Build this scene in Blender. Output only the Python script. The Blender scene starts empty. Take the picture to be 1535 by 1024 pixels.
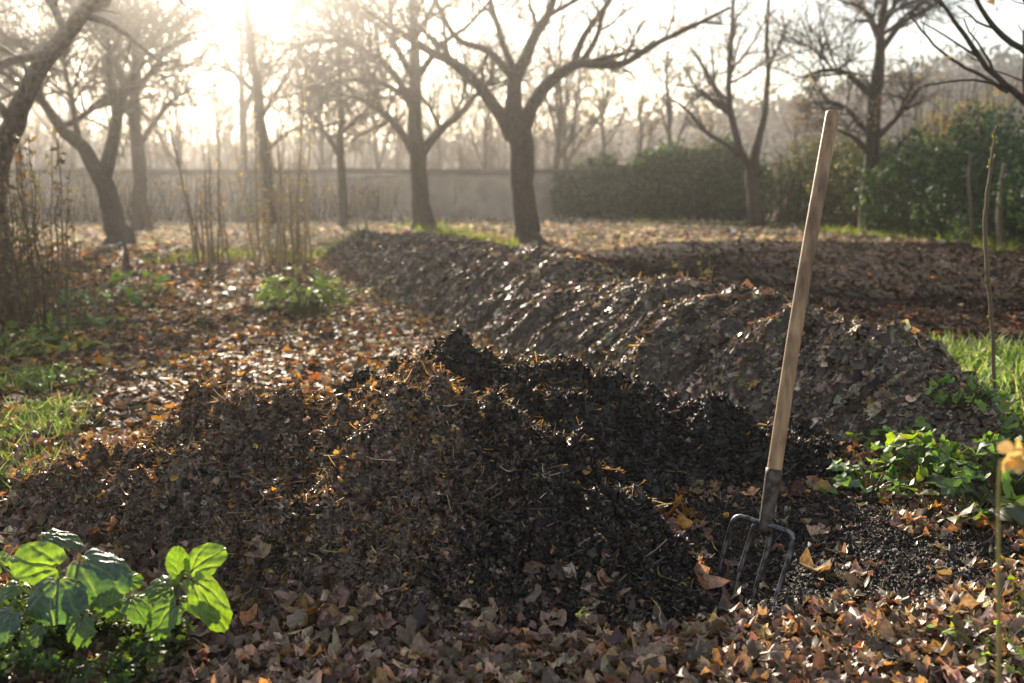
import bpy, math, random
import numpy as np
from mathutils import Vector

random.seed(7)
RNG = np.random.default_rng(7)
SC = bpy.context.scene
COL = SC.collection
PI = math.pi

# ------------------------------------------------------------------ camera model (photo pixels, 1535 x 1024)
CAM_H, FPX, PITCH = 1.1, 1492.0, math.radians(9.2)
SUN_AZ, SUN_EL = math.radians(-15.5), math.radians(19.2)
cT, sT = math.cos(PITCH), math.sin(PITCH)


def ray(u, v):
    a, b = (u - 767.5) / FPX, (512.0 - v) / FPX
    return a, cT + b * sT, -sT + b * cT


def at(u, v, Y):
    a, dy, dz = ray(u, v)
    t = Y / dy
    return np.array((a * t, Y, CAM_H + dz * t))


def gnd(u, v, z=0.0):
    a, dy, dz = ray(u, v)
    t = (z - CAM_H) / dz
    return np.array((a * t, dy * t, z))


# ------------------------------------------------------------------ noise
def _hash(ix, iy, seed):
    h = (ix.astype(np.int64) * 374761393 + iy.astype(np.int64) * 668265263 + seed * 982451653) & 0xFFFFFFFF
    h = ((h ^ (h >> 13)) * 1274126177) & 0xFFFFFFFF
    h = (h ^ (h >> 16)) & 0xFFFFFFFF
    return h.astype(np.float64) / 4294967295.0


def vnoise(x, y, seed=0):
    x = np.asarray(x, float); y = np.asarray(y, float)
    ix, iy = np.floor(x), np.floor(y)
    fx, fy = x - ix, y - iy
    ux, uy = fx * fx * fx * (fx * (fx * 6 - 15) + 10), fy * fy * fy * (fy * (fy * 6 - 15) + 10)
    a = _hash(ix, iy, seed); b = _hash(ix + 1, iy, seed)
    c = _hash(ix, iy + 1, seed); d = _hash(ix + 1, iy + 1, seed)
    return (a + (b - a) * ux) * (1 - uy) + (c + (d - c) * ux) * uy - 0.5


def fbm(x, y, scale, octv=4, seed=0, gain=0.5):
    s, amp, f = 0.0, 1.0, 1.0 / scale
    for o in range(octv):
        s = s + amp * vnoise(x * f + o * 17.3, y * f - o * 9.1, seed + o)
        amp *= gain; f *= 2.03
    return s


def sstep(a, b, x):
    t = np.clip((x - a) / (b - a), 0, 1)
    return t * t * (3 - 2 * t)


# ------------------------------------------------------------------ height functions
def spine_profile(x, y, pts, power=1.0, side=None):
    """height of a heap built along a spine of (x, y, height, radius)"""
    best = np.zeros_like(x)
    for (x0, y0, h0, r0), (x1, y1, h1, r1) in zip(pts[:-1], pts[1:]):
        dx, dy = x1 - x0, y1 - y0
        t = np.clip(((x - x0) * dx + (y - y0) * dy) / (dx * dx + dy * dy), 0, 1)
        px, py = x - (x0 + t * dx), y - (y0 + t * dy)
        d = np.sqrt(px * px + py * py)
        r = r0 + (r1 - r0) * t
        if side is not None:            # another radius on the far side of the spine
            r = np.where(py > 0, r * side, r)
        q = np.clip(d / r, 0, 1)
        h = (h0 + (h1 - h0) * t) * np.cos(q * PI / 2) ** power
        best = np.maximum(best, h)
    return best


def W(u, v, Y, r):
    p = at(u, v, Y)
    return (p[0], p[1], p[2], r)


HEAP_A = [W(60, 722, 3.34, .26), W(235, 644, 3.32, .42), W(450, 592, 3.22, .66), W(615, 556, 3.10, .82),
          W(690, 585, 3.02, .74), W(835, 692, 2.84, .50), W(900, 775, 2.72, .26)]
HEAP_B = [W(560, 560, 3.80, .38), W(650, 526, 3.78, .38), W(720, 512, 3.74, .42), W(800, 528, 3.76, .42), W(885, 570, 3.78, .36), W(985, 588, 3.78, .34),
          W(1090, 620, 3.76, .34), W(1180, 648, 3.74, .34), W(1260, 690, 3.68, .30)]
SPUR_B = [W(720, 508, 3.74, .34), W(800, 545, 3.6, .26), W(880, 610, 3.44, .22), W(950, 690, 3.25, .2)]
WIND = [(-1.95, 13.6, .30, .70), (-1.39, 12.4, .44, .82), (-.08, 8.6, .46, .80), (.92, 5.75, .46, .80), (1.36, 4.66, .48, .74), (1.58, 4.3, .40, .62), (1.74, 4.08, .20, .46)]


def ground_h(x, y):
    g = 0.035 * fbm(x, y, 1.1, 3, 3) + 0.014 * fbm(x, y, .22, 3, 11)
    far = sstep(9, 14, y)
    g = g * (1 + 1.2 * far)
    bed = sstep(.4, 2.2, x - .05 * y) * sstep(7.5, 11.5, y) * (1 - sstep(15.5, 18.5, y + .12 * x))
    g = g + bed * (0.12 + .08 * fbm(x, y, .9, 4, 21))
    # clods of the dug bed, wheel-barrow ruts in the path
    g = g + bed * 0.05 * np.abs(fbm(x, y, .28, 3, 33))
    g = g - .055 * np.exp(-(((x - .66) / .42) ** 2 + ((y - 2.78) / .34) ** 2))
    pathm = (1 - sstep(-.3, .4, x + .33 * (y - 6) + .6)) * sstep(3.4, 4.4, y)
    g = g + pathm * (0.06 * fbm(x, y, .5, 3, 41) + .05 * np.abs(fbm(x, y, .18, 3, 42)) - .03)
    return g


def prof_a(x, y):
    wob = 0.13 * fbm(x, y, .6, 3, 51)
    p = spine_profile(x + wob, y + wob * .6, HEAP_A, 1.15, .72)
    dent = .09 * np.exp(-(((x + .05) / .2) ** 2 + ((y - 2.72) / .16) ** 2)) + .05 * np.exp(-(((x + .55) / .2) ** 2 + ((y - 2.75) / .2) ** 2))
    return np.maximum(p - dent * (p > .1), 0)


def prof_b(x, y):
    wob = 0.10 * fbm(x, y, .45, 3, 61)
    p = np.maximum(spine_profile(x + wob, y + wob, HEAP_B, .85, 1.05), spine_profile(x + wob, y + wob, SPUR_B, .9))
    return p


def prof_c(x, y):
    wob = 0.10 * fbm(x, y, .8, 2, 71)
    return spine_profile(x + wob, y + wob * .5, WIND, .95)


def rough_a(x, y):
    return .13 * fbm(x, y, .26, 4, 52, .6) + .11 * np.abs(fbm(x, y, .11, 3, 53, .65)) - .02 + .04 * fbm(x, y, .05, 3, 54, .65) - .012


def rough_b(x, y):
    return .11 * fbm(x, y, .2, 4, 62, .62) + .06 * np.abs(fbm(x, y, .08, 3, 63, .65)) + .045 * fbm(x, y, .045, 3, 64, .65) - .055


def rough_c(x, y):
    # matted layers running down the flank: ridges across the spine
    sx, sy = x * .44 + y * -.90, x * .90 + y * .44     # along, across
    return .135 * fbm(sx + .12 * fbm(x, y, .5, 2, 74), sy * .20, .115, 3, 72, .6) + .055 * fbm(sx, sy * .3, .34, 2, 78) + .05 * fbm(x, y, .6, 3, 73)


def heap_h(x, y, prof, rough):
    p = prof(x, y)
    m = sstep(0, .09, p)
    return ground_h(x, y) + p + m * rough(x, y) - .012 * (1 - m)


def h_a(x, y): return heap_h(x, y, prof_a, rough_a)
def h_b(x, y): return heap_h(x, y, prof_b, rough_b)
def h_c(x, y): return heap_h(x, y, prof_c, rough_c)
def h_all(x, y): return np.maximum(np.maximum(ground_h(x, y), h_a(x, y)), np.maximum(h_b(x, y), h_c(x, y)))


def dark_zone(x, y):
    """where black compost has been spread on the ground round the fork"""
    q = np.sqrt(((x - .62) / .80) ** 2 + ((y - 2.98) / .62) ** 2) + .35 * fbm(x, y, .3, 3, 81)
    return 1 - sstep(.86, 1.08, q)


def bed_zone(x, y):
    q = sstep(.1, 1.2, x - .05 * y + .5 * fbm(x, y, 1.2, 2, 91)) * sstep(6.6, 9.0, y + 1.0 * fbm(x, y, 1.5, 2, 92)) * (1 - sstep(15.5, 17.5, y + .14 * x))
    return q


# ------------------------------------------------------------------ mesh soup
class Soup:
    def __init__(self):
        self.v, self.c, self.l, self.s, self.m = [], [], [], [], []
        self.n = 0

    def add(self, verts, faces_flat, sizes, cols):
        self.v.append(np.asarray(verts, np.float32)); self.c.append(np.asarray(cols, np.float32))
        self.l.append(np.asarray(faces_flat, np.int64) + self.n); self.s.append(np.asarray(sizes, np.int64))
        self.n += len(verts)

    def build(self, name, mat, parent=None, smooth=True):
        me = bpy.data.meshes.new(name)
        v = np.concatenate(self.v); l = np.concatenate(self.l); s = np.concatenate(self.s); c = np.concatenate(self.c)
        me.vertices.add(len(v)); me.vertices.foreach_set('co', v.ravel())
        me.loops.add(len(l)); me.loops.foreach_set('vertex_index', l.astype(np.int32))
        me.polygons.add(len(s))
        me.polygons.foreach_set('loop_start', np.concatenate(([0], np.cumsum(s)[:-1])).astype(np.int32))
        if smooth:
            me.polygons.foreach_set('use_smooth', np.ones(len(s), bool))
        me.update(calc_edges=True)
        at_ = me.color_attributes.new('Col', 'FLOAT_COLOR', 'POINT')
        rgba = np.ones((len(v), 4), np.float32); rgba[:, :3] = c[:, :3]
        if c.shape[1] > 3: rgba[:, 3] = c[:, 3]
        at_.data.foreach_set('color', rgba.ravel())
        me.materials.append(mat)
        o = bpy.data.objects.new(name, me); COL.objects.link(o)
        if parent is not None:
            o.parent = parent
            o.matrix_parent_inverse = parent.matrix_world.inverted() if False else o.matrix_parent_inverse
            o.location = -np.array(parent.location)
        return o


def thing(name, label, cat, loc=(0, 0, 0), group=None):
    o = bpy.data.objects.new(name, None); COL.objects.link(o)
    o.empty_display_size = .1; o.location = [float(c) for c in loc]
    return tag(o, label, cat, group)


def tag(o, label=None, cat=None, group=None, kind=None):
    if label: o['label'] = label
    if cat: o['category'] = cat
    if group: o['group'] = group
    if kind: o['kind'] = kind
    return o


# ------------------------------------------------------------------ leaf templates: (verts, flat faces, sizes); x length, y width
def tpl_grid(widths, xs):
    v, f = [], []
    for x, w in zip(xs, widths):
        v += [(x, -w, 0), (x, 0, 0), (x, w, 0)]
    for i in range(len(xs) - 1):
        a = i * 3
        f += [(a, a + 3, a + 4, a + 1), (a + 1, a + 4, a + 5, a + 2)]
    return np.array(v, float), np.array(f).ravel(), np.full(len(f), 4)


def tpl_maple(n=20, jag=1.0, lobes=5):
    v = [(0, 0, 0)]; f = []; sizes = []
    ang = np.linspace(-PI * .86, PI * .86, n)
    k = PI * 1.72 / lobes
    for ring, sc in ((0, .5), (1, 1.0)):
        for i, a in enumerate(ang):
            ph = ((a + PI * .86) / k) % 1.0
            tri = 1 - abs(ph - .5) * 2
            lobe = .66 + .34 * tri ** .6 if ring else .68 + .08 * tri
            big = .62 + .38 * math.cos(a * .5) ** 2
            j = (1 + .12 * jag * math.sin(i * 7.3)) if ring else 1
            r = sc * lobe * big * j
            v.append((r * math.cos(a), r * math.sin(a), 0))
    for i in range(n - 1):
        f += [0, 1 + i, 2 + i]; sizes.append(3)
        f += [1 + i, 1 + n + i, 2 + n + i, 2 + i]; sizes.append(4)
    v = np.array(v); v *= .62
    return v, np.array(f), np.array(sizes)


OVAL = tpl_grid([.04, .22, .29, .20, .02], [-.5, -.25, 0, .27, .5])
LONG = tpl_grid([.03, .12, .14, .09, .01], [-.5, -.25, 0, .27, .5])
FRAG1 = tpl_grid([.18, .36, .12], [-.45, .05, .5])
FRAG2 = tpl_grid([.30, .22, .30], [-.5, -.05, .4])
FRAG3 = tpl_grid([.02, .40, .05], [-.5, -.1, .42])
MAPLE = tpl_maple()
MAPLE2 = tpl_maple(16, 1.6, 4)
MAPLE3 = tpl_maple(22, 2.4, 3)
BLADE = tpl_grid([.5, .5, .42, .28, .02], [0, .25, .5, .75, 1.0])       # width in units of its own
FIBRE = (np.array([(x, w + .9 * math.sin(x * 5), 0) for x in (-.5, -.3, -.1, .1, .3, .5) for w in (-.5, .5)], float),
         np.array([(0, 2, 3, 1), (2, 4, 5, 3), (4, 6, 7, 5), (6, 8, 9, 7), (8, 10, 11, 9)]).ravel(), np.full(5, 4))
_o = [(1, 0, 0), (-1, 0, 0), (0, 1, 0), (0, -1, 0), (0, 0, 1), (0, 0, -1)]
CRUMB = (np.array(_o, float) * .5, np.array([(0, 2, 4), (2, 1, 4), (1, 3, 4), (3, 0, 4), (2, 0, 5), (1, 2, 5), (3, 1, 5), (0, 3, 5)]).ravel(), np.full(8, 3))


def frames(normal, xdir):
    """rotation matrices with columns x, y, z from normals (N,3) and wished x directions (N,3)"""
    z = normal / np.linalg.norm(normal, axis=1, keepdims=True)
    x = xdir - z * np.sum(xdir * z, axis=1, keepdims=True)
    x /= np.linalg.norm(x, axis=1, keepdims=True) + 1e-9
    y = np.cross(z, x)
    return np.stack((x, y, z), axis=2)


def place(soup, tpl, pos, R, size, width=None, curl=.5, twist=.4, wave=0., cols=None, jitter=0., rng=RNG, alpha_t=False):
    tv, tf, ts = tpl
    n, k = len(pos), len(tv)
    if n == 0: return
    size = np.broadcast_to(np.asarray(size, float), (n,))
    w = np.ones(n) if width is None else np.broadcast_to(np.asarray(width, float), (n,))
    L = np.repeat(tv[None], n, 0)
    if jitter: L = L + rng.normal(0, jitter, L.shape)
    g = lambda k: np.clip(rng.normal(0, 1, (n, 1)), -1.5, 1.5) * k
    c1 = g(curl) + curl * .4; c2 = g(curl) + curl * .5; c3 = g(twist)
    X, Y = L[:, :, 0], L[:, :, 1] * w[:, None]
    Z = L[:, :, 2] + c1 * X * X + c2 * 1.4 * Y * Y + c3 * X * Y
    if wave:
        ph = rng.uniform(0, 6.28, (n, 1))
        th = np.arctan2(L[:, :, 1], L[:, :, 0]); r2 = np.minimum(X * X + Y * Y, .5)
        Z = Z + wave * 2.2 * r2 * np.sin(th * 5 + ph * 2) + wave * .9 * r2 * np.sin(th * 9 + ph)
        Z = Z + wave * np.sin(X * 7 + ph) * (.4 + np.abs(Y)) + wave * .7 * np.sin(Y * 9 + ph * 1.7)
    L = np.stack((X, Y, Z), 2) * size[:, None, None]
    V = np.einsum('nij,nkj->nki', R, L) + pos[:, None, :]
    F = (tf[None, :] + (np.arange(n) * k)[:, None]).ravel()
    C = np.repeat(cols[:, None, :], k, 1)
    soup.add(V.reshape(-1, 3), F, np.tile(ts, n), C.reshape(-1, C.shape[2]))


def palette(n, pal, jit=.22, rng=RNG):
    cols = np.array([p[0] for p in pal], float); w = np.array([p[1] for p in pal], float)
    i = rng.choice(len(pal), n, p=w / w.sum())
    c = cols[i] * np.exp(rng.normal(0, jit, (n, 1))) * np.exp(rng.normal(0, jit * .25, (n, 3)))
    return np.clip(c, 0, .9)


def normals(h, x, y, e=.03):
    nx = (h(x - e, y) - h(x + e, y)) / (2 * e); ny = (h(x, y - e) - h(x, y + e)) / (2 * e)
    return np.stack((nx, ny, np.ones_like(nx)), 1)


def scatter(soup, h, xy, tpls, size, pal, tilt=.35, lift=.01, curl=.5, twist=.4, wave=0., xdir=None, dirjit=.5, width=None, jitter=.04, e=.03, jit=.42, rng=RNG):
    x, y = xy
    n = len(x)
    N = normals(h, x, y, e)
    N /= np.linalg.norm(N, axis=1, keepdims=True)
    N = N + rng.normal(0, tilt, (n, 3))
    if xdir is None:
        a = rng.uniform(0, 2 * PI, n); xd = np.stack((np.cos(a), np.sin(a), np.zeros(n)), 1)
    else:
        a = math.atan2(xdir[1], xdir[0]) + rng.normal(0, dirjit, n); xd = np.stack((np.cos(a), np.sin(a), np.zeros(n)), 1)
    R = frames(N, xd)
    z = h(x, y) + np.abs(rng.normal(0, lift, n))
    pos = np.stack((x, y, z), 1)
    size = np.broadcast_to(np.asarray(size, float), (n,))
    cols = palette(n, pal, jit, rng)
    which = rng.integers(0, len(tpls), n)
    for k, t in enumerate(tpls):
        m = which == k
        wd = None if width is None else np.broadcast_to(width, (n,))[m]
        place(soup, t, pos[m], R[m], size[m], wd, curl, twist, wave, cols[m], jitter, rng)


def reject(n, box, weight, rng=RNG):
    """n points in box=(x0,x1,y0,y1) accepted with probability weight(x,y)"""
    xs, ys, got = [], [], 0
    for _ in range(60):
        m = max(2000, int(n * 1.5))
        x = rng.uniform(box[0], box[1], m); y = rng.uniform(box[2], box[3], m)
        k = rng.uniform(0, 1, m) < weight(x, y)
        xs.append(x[k]); ys.append(y[k]); got += k.sum()
        if got >= n: break
    return np.concatenate(xs)[:n], np.concatenate(ys)[:n]


# ------------------------------------------------------------------ tubes
def tubes(soup, pts, rad, sides=4, cols=(.05, .04, .03), cap=False):
    """pts (N,K,3), rad (N,K)"""
    pts = np.asarray(pts, float); rad = np.asarray(rad, float)
    n, k, _ = pts.shape
    T = np.gradient(pts, axis=1)
    T /= np.linalg.norm(T, axis=2, keepdims=True) + 1e-9
    ref = np.where(np.abs(T[:, :1, 2:3]) > .8, np.array([1., 0.12, 0]), np.array([0.05, 0.1, 1.]))
    ref = np.repeat(ref, k, 1)
    U = np.cross(T, ref); U /= np.linalg.norm(U, axis=2, keepdims=True) + 1e-9
    Vv = np.cross(T, U)
    a = np.arange(sides) * 2 * PI / sides
    ring = U[:, :, None, :] * np.cos(a)[None, None, :, None] + Vv[:, :, None, :] * np.sin(a)[None, None, :, None]
    V = pts[:, :, None, :] + ring * rad[:, :, None, None]
    i = np.arange(k - 1)[:, None] * sides; j = np.arange(sides)[None, :]; j2 = (j + 1) % sides
    f = np.stack((i + j, i + j2, i + sides + j2, i + sides + j), 2).reshape(-1)
    F = (f[None] + (np.arange(n) * k * sides)[:, None]).ravel()
    nf = (k - 1) * sides
    sz = np.full(n * nf, 4)
    V = V.reshape(-1, 3)
    c = np.asarray(cols, float)
    if c.ndim == 1: C = np.repeat(c[None], len(V), 0)
    else: C = np.repeat(c, k * sides, 0)
    soup.add(V, F, sz, C)
    if cap:
        for q in range(n):
            b = q * k * sides
            soup.n -= len(V)
            soup.l.append(np.array([b + s for s in range(sides)][::-1] + [b + (k - 1) * sides + s for s in range(sides)]) + soup.n)
            soup.s.append(np.array([sides, sides])); soup.n += len(V)


def smooth_path(P, K):
    """Catmull-Rom resampling of rows of P to K points"""
    P = np.asarray(P, float); n = len(P)
    Q = np.vstack((2 * P[0] - P[1], P, 2 * P[-1] - P[-2]))
    t = np.linspace(0, n - 1 - 1e-6, K); i = t.astype(int); f = (t - i)[:, None]
    a, b, c, d = Q[i], Q[i + 1], Q[i + 2], Q[i + 3]
    return .5 * (2 * b + (c - a) * f + (2 * a - 5 * b + 4 * c - d) * f * f + (3 * b - a - 3 * c + d) * f ** 3)


def children(pts, rad, per, lenr, radr, ang, up, K, wob, rng, t0=.2, rmin=.0025):
    """one level of branches on the parents pts (N,k,3)"""
    n, k, _ = pts.shape
    L = np.linalg.norm(np.diff(pts, axis=1), axis=2).sum(1)
    idx = np.repeat(np.arange(n), per) if np.isscalar(per) else np.repeat(np.arange(n), per)
    m = len(idx)
    t = rng.uniform(t0, 1.0, m) ** .85
    ft = t * (k - 1.001); i = ft.astype(int); f = (ft - i)[:, None]
    S = pts[idx, i] * (1 - f) + pts[idx, i + 1] * f
    T = pts[idx, i + 1] - pts[idx, i]; T /= np.linalg.norm(T, axis=1, keepdims=True) + 1e-9
    r = (rad[idx, i] * (1 - f[:, 0]) + rad[idx, i + 1] * f[:, 0]) * radr
    r = np.maximum(r, rmin)
    rv = rng.normal(0, 1, (m, 3)); P = rv - T * np.sum(rv * T, 1, keepdims=True); P /= np.linalg.norm(P, axis=1, keepdims=True) + 1e-9
    A = rng.normal(ang, .22, (m, 1))
    D = T * np.cos(A) + P * np.sin(A)
    D[:, 2] += up; D /= np.linalg.norm(D, axis=1, keepdims=True)
    ln = L[idx] * lenr * (1.15 - .55 * t) * rng.uniform(.6, 1.3, m)
    out = np.zeros((m, K, 3)); out[:, 0] = S
    drift = rng.normal(0, wob * .5, (m, 3))
    for j in range(1, K):
        D = D + rng.normal(0, wob, (m, 3)) + drift; D[:, 2] += up * .3
        D /= np.linalg.norm(D, axis=1, keepdims=True)
        out[:, j] = out[:, j - 1] + D * (ln / (K - 1))[:, None]
    R = r[:, None] * np.linspace(1, .45, K)[None]
    return out, R


# ------------------------------------------------------------------ materials
def new_mat(name):
    m = bpy.data.materials.new(name); m.use_nodes = True
    nt = m.node_tree; nt.nodes.clear()
    out = nt.nodes.new('ShaderNodeOutputMaterial')
    return m, nt, out


def mat_attr(name, rough=.55, transl=0., tboost=1.0, nscale=60, namp=.5, bump=.0, spec=.5, bscale=None, coat=0., tint=None):
    """base colour from each piece's own colour, mottled by object-space noise; optional translucency"""
    m, nt, out = new_mat(name)
    N, Lk = nt.nodes, nt.links
    a = N.new('ShaderNodeAttribute'); a.attribute_name = 'Col'
    tc = N.new('ShaderNodeTexCoord')
    no = N.new('ShaderNodeTexNoise'); no.inputs['Scale'].default_value = nscale; no.inputs['Detail'].default_value = 4
    Lk.new(tc.outputs['Object'], no.inputs['Vector'])
    mr = N.new('ShaderNodeMapRange'); mr.inputs[1].default_value = .3; mr.inputs[2].default_value = .7
    mr.inputs[3].default_value = 1 - namp; mr.inputs[4].default_value = 1 + namp
    Lk.new(no.outputs['Fac'], mr.inputs[0])
    mul = N.new('ShaderNodeVectorMath'); mul.operation = 'SCALE'
    Lk.new(a.outputs['Color'], mul.inputs[0]); Lk.new(mr.outputs[0], mul.inputs['Scale'])
    b = N.new('ShaderNodeBsdfPrincipled'); b.inputs['Roughness'].default_value = rough
    b.inputs['Specular IOR Level'].default_value = spec
    Lk.new(mul.outputs[0], b.inputs['Base Color'])
    rr = N.new('ShaderNodeMapRange'); rr.inputs[3].default_value = max(.05, rough - .15); rr.inputs[4].default_value = min(1, rough + .2)
    Lk.new(no.outputs['Fac'], rr.inputs[0]); Lk.new(rr.outputs[0], b.inputs['Roughness'])
    if bump:
        n2 = N.new('ShaderNodeTexNoise'); n2.inputs['Scale'].default_value = bscale or nscale * 3; n2.inputs['Detail'].default_value = 6
        Lk.new(tc.outputs['Object'], n2.inputs['Vector'])
        bp = N.new('ShaderNodeBump'); bp.inputs['Strength'].default_value = bump; bp.inputs['Distance'].default_value = .02
        Lk.new(n2.outputs['Fac'], bp.inputs['Height']); Lk.new(bp.outputs[0], b.inputs['Normal'])
    if transl:
        tr = N.new('ShaderNodeBsdfTranslucent')
        sc = N.new('ShaderNodeVectorMath'); sc.operation = 'MULTIPLY'
        sc.inputs[1].default_value = tint or (tboost, tboost, tboost)
        Lk.new(mul.outputs[0], sc.inputs[0]); Lk.new(sc.outputs[0], tr.inputs['Color'])
        mx = N.new('ShaderNodeMixShader'); mx.inputs[0].default_value = transl
        Lk.new(b.outputs[0], mx.inputs[1]); Lk.new(tr.outputs[0], mx.inputs[2]); Lk.new(mx.outputs[0], out.inputs['Surface'])
    else:
        Lk.new(b.outputs[0], out.inputs['Surface'])
    return m


M_CLOD = mat_attr('dry_clod', .95, nscale=40, namp=.4, spec=.04)
M_GROUND = mat_attr('soil', .95, nscale=14, namp=.55, bump=.9, bscale=45, spec=.05)
M_HEAP = mat_attr('compost', .7, nscale=25, namp=.6, bump=1.0, bscale=70, spec=.35)
M_BODY = mat_attr('damp_compost', .5, nscale=120, namp=.3, spec=.5)
M_WBODY = mat_attr('wet_leaf_mat', .6, nscale=70, namp=.35, spec=.3)
M_LITTER = mat_attr('dry_leaf', .45, transl=.28, tint=(1.5, 1.1, .55), nscale=90, namp=.45, spec=.45)
M_WET = mat_attr('wet_leaf', .44, transl=.15, tint=(1.5, 1.1, .6), nscale=70, namp=.45, spec=.42)
M_PATH = mat_attr('damp_leaf', .6, transl=.26, tint=(1.7, 1.05, .42), nscale=70, namp=.45, spec=.3)
M_FRAG = mat_attr('leaf_fragment', .38, transl=.2, tint=(1.6, 1.15, .5), nscale=120, namp=.4, spec=.45)
M_CRUMB = mat_attr('black_compost', .58, nscale=150, namp=.7, spec=.25)
M_CRUMB2 = mat_attr('crumbled_compost', .66, nscale=150, namp=.7, spec=.2)
M_FARLEAF = mat_attr('pale_leaf', .8, transl=.28, tint=(1.15, 1.05, .85), nscale=20, namp=.3, spec=.12)
M_FIELDLEAF = mat_attr('field_leaf', .7, transl=.28, tint=(1.5, 1.0, .5), nscale=40, namp=.4, spec=.2)
M_STRAW = mat_attr('straw', .5, transl=.35, tint=(1.4, 1.1, .6), nscale=50, namp=.2)
M_BARK = mat_attr('bark', .85, nscale=22, namp=.5, bump=.8, bscale=60, spec=.2)
M_TWIG = mat_attr('twig', .7, nscale=10, namp=.2, spec=.25)
M_GREEN = mat_attr('green_leaf', .55, transl=.4, tint=(1.6, 1.7, .5), nscale=40, namp=.25, spec=.5)
M_HEDGE = mat_attr('hedge_leaf', .62, transl=.25, tint=(1.6, 1.6, .5), nscale=6, namp=.3, spec=.45)
M_AUTUMN = mat_attr('autumn_leaf', .55, transl=.45, tint=(1.4, 1.2, .7), nscale=20, namp=.2)
M_WALL = mat_attr('rendered_wall', .9, nscale=1.6, namp=.3, bump=.4, bscale=30, spec=.2)
M_HILL = mat_attr('hillside', .95, nscale=.25, namp=.45, spec=.1)


# ------------------------------------------------------------------ ground
def grid_mesh(name, X, Y, Z, Cc, mat, keep=None, parent=None, smooth=True):
    r, c = X.shape
    s = Soup()
    V = np.stack((X, Y, Z), 2).reshape(-1, 3)
    i = (np.arange(r - 1)[:, None] * c + np.arange(c - 1)[None]).ravel()
    F = np.stack((i, i + 1, i + c + 1, i + c), 1)
    Cf = Cc.reshape(-1, Cc.shape[-1])
    if keep is not None:
        kf = keep.ravel()[F].any(1); F = F[kf]
        used = np.unique(F); mp = np.full(len(V), -1); mp[used] = np.arange(len(used))
        V, Cf, F = V[used], Cf[used], mp[F]
    s.add(V, F.ravel(), np.full(len(F), 4), Cf)
    return s.build(name, mat, parent, smooth)


def mixc(a, b, m):
    return np.asarray(a)[None, None] * (1 - m[..., None]) + np.asarray(b)[None, None] * m[..., None]


ys = np.concatenate((np.linspace(-9, 1.6, 40), np.linspace(1.63, 7, 230), 7 + (np.geomspace(1, 194, 190) - 1) + np.linspace(.02, .1, 190)))
us = np.linspace(-1, 1, 330); us = np.sign(us) * np.abs(us) ** 1.25
GX = us[None, :] * np.maximum(7.5, 5.0 + .95 * ys)[:, None]; GY = np.repeat(ys[:, None], len(us), 1)
GZ = ground_h(GX, GY)
soil = mixc((.060, .042, .030), (.013, .0105, .0095), np.clip(dark_zone(GX, GY) + .85 * bed_zone(GX, GY), 0, 1))
sunlit_far = sstep(16.5, 19, GY + .1 * GX) * .7 + 0  # far strip of soil painted paler to look sunlit
soil = soil * (1 - .55 * sunlit_far[..., None]) + np.array((.30, .235, .16))[None, None] * .55 * sunlit_far[..., None]
ground = grid_mesh('ground', GX, GY, GZ, soil, M_GROUND)
tag(ground, 'brown leaf-strewn garden soil stretching to the wall', 'ground', kind='structure')


def heap(name, prof, hh, box, step, colfun, label, cat, micro, seed, fleck, nfleck, mat):
    """a heap body: its form, then the crumble of matted bits on it down to a few millimetres"""
    rng = np.random.default_rng(seed)
    x = np.arange(box[0], box[1], step); y = np.arange(box[2], box[3], step)
    X, Y = np.meshgrid(x, y)
    X = X + rng.uniform(-.42, .42, X.shape) * step; Y = Y + rng.uniform(-.42, .42, X.shape) * step
    p = prof(X, Y)
    r = thing(name, label, cat, ((box[0] + box[1]) / 2, (box[2] + box[3]) / 2, 0))
    Z = hh(X, Y) + sstep(0, .06, p) * (micro(X, Y) + rng.normal(0, .17, X.shape) * step)
    Cc = colfun(X, Y) * np.exp(rng.normal(0, .38, X.shape) + .9 * fbm(X, Y, .035, 3, seed))[..., None]
    f = (rng.uniform(0, 1, X.shape) < nfleck)[..., None]
    Cc = np.where(f, palette(X.size, fleck, .3, rng).reshape(X.shape + (3,)) * (.35 + .65 * np.clip(Cc.mean(2, keepdims=True) / .03, 0, 1)), Cc)
    grid_mesh('heap_body', X, Y, Z, np.clip(Cc, 0, .8), mat, p > .004, r, False)
    return r


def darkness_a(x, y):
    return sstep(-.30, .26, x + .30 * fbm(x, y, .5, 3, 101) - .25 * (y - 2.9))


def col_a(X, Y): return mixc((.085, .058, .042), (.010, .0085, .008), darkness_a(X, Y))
def col_b(X, Y): return np.repeat(np.repeat(np.array((.0085, .0072, .0068))[None, None], X.shape[0], 0), X.shape[1], 1)
def col_c(X, Y): return np.repeat(np.repeat(np.array((.038, .028, .021))[None, None], X.shape[0], 0), X.shape[1], 1)


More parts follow.
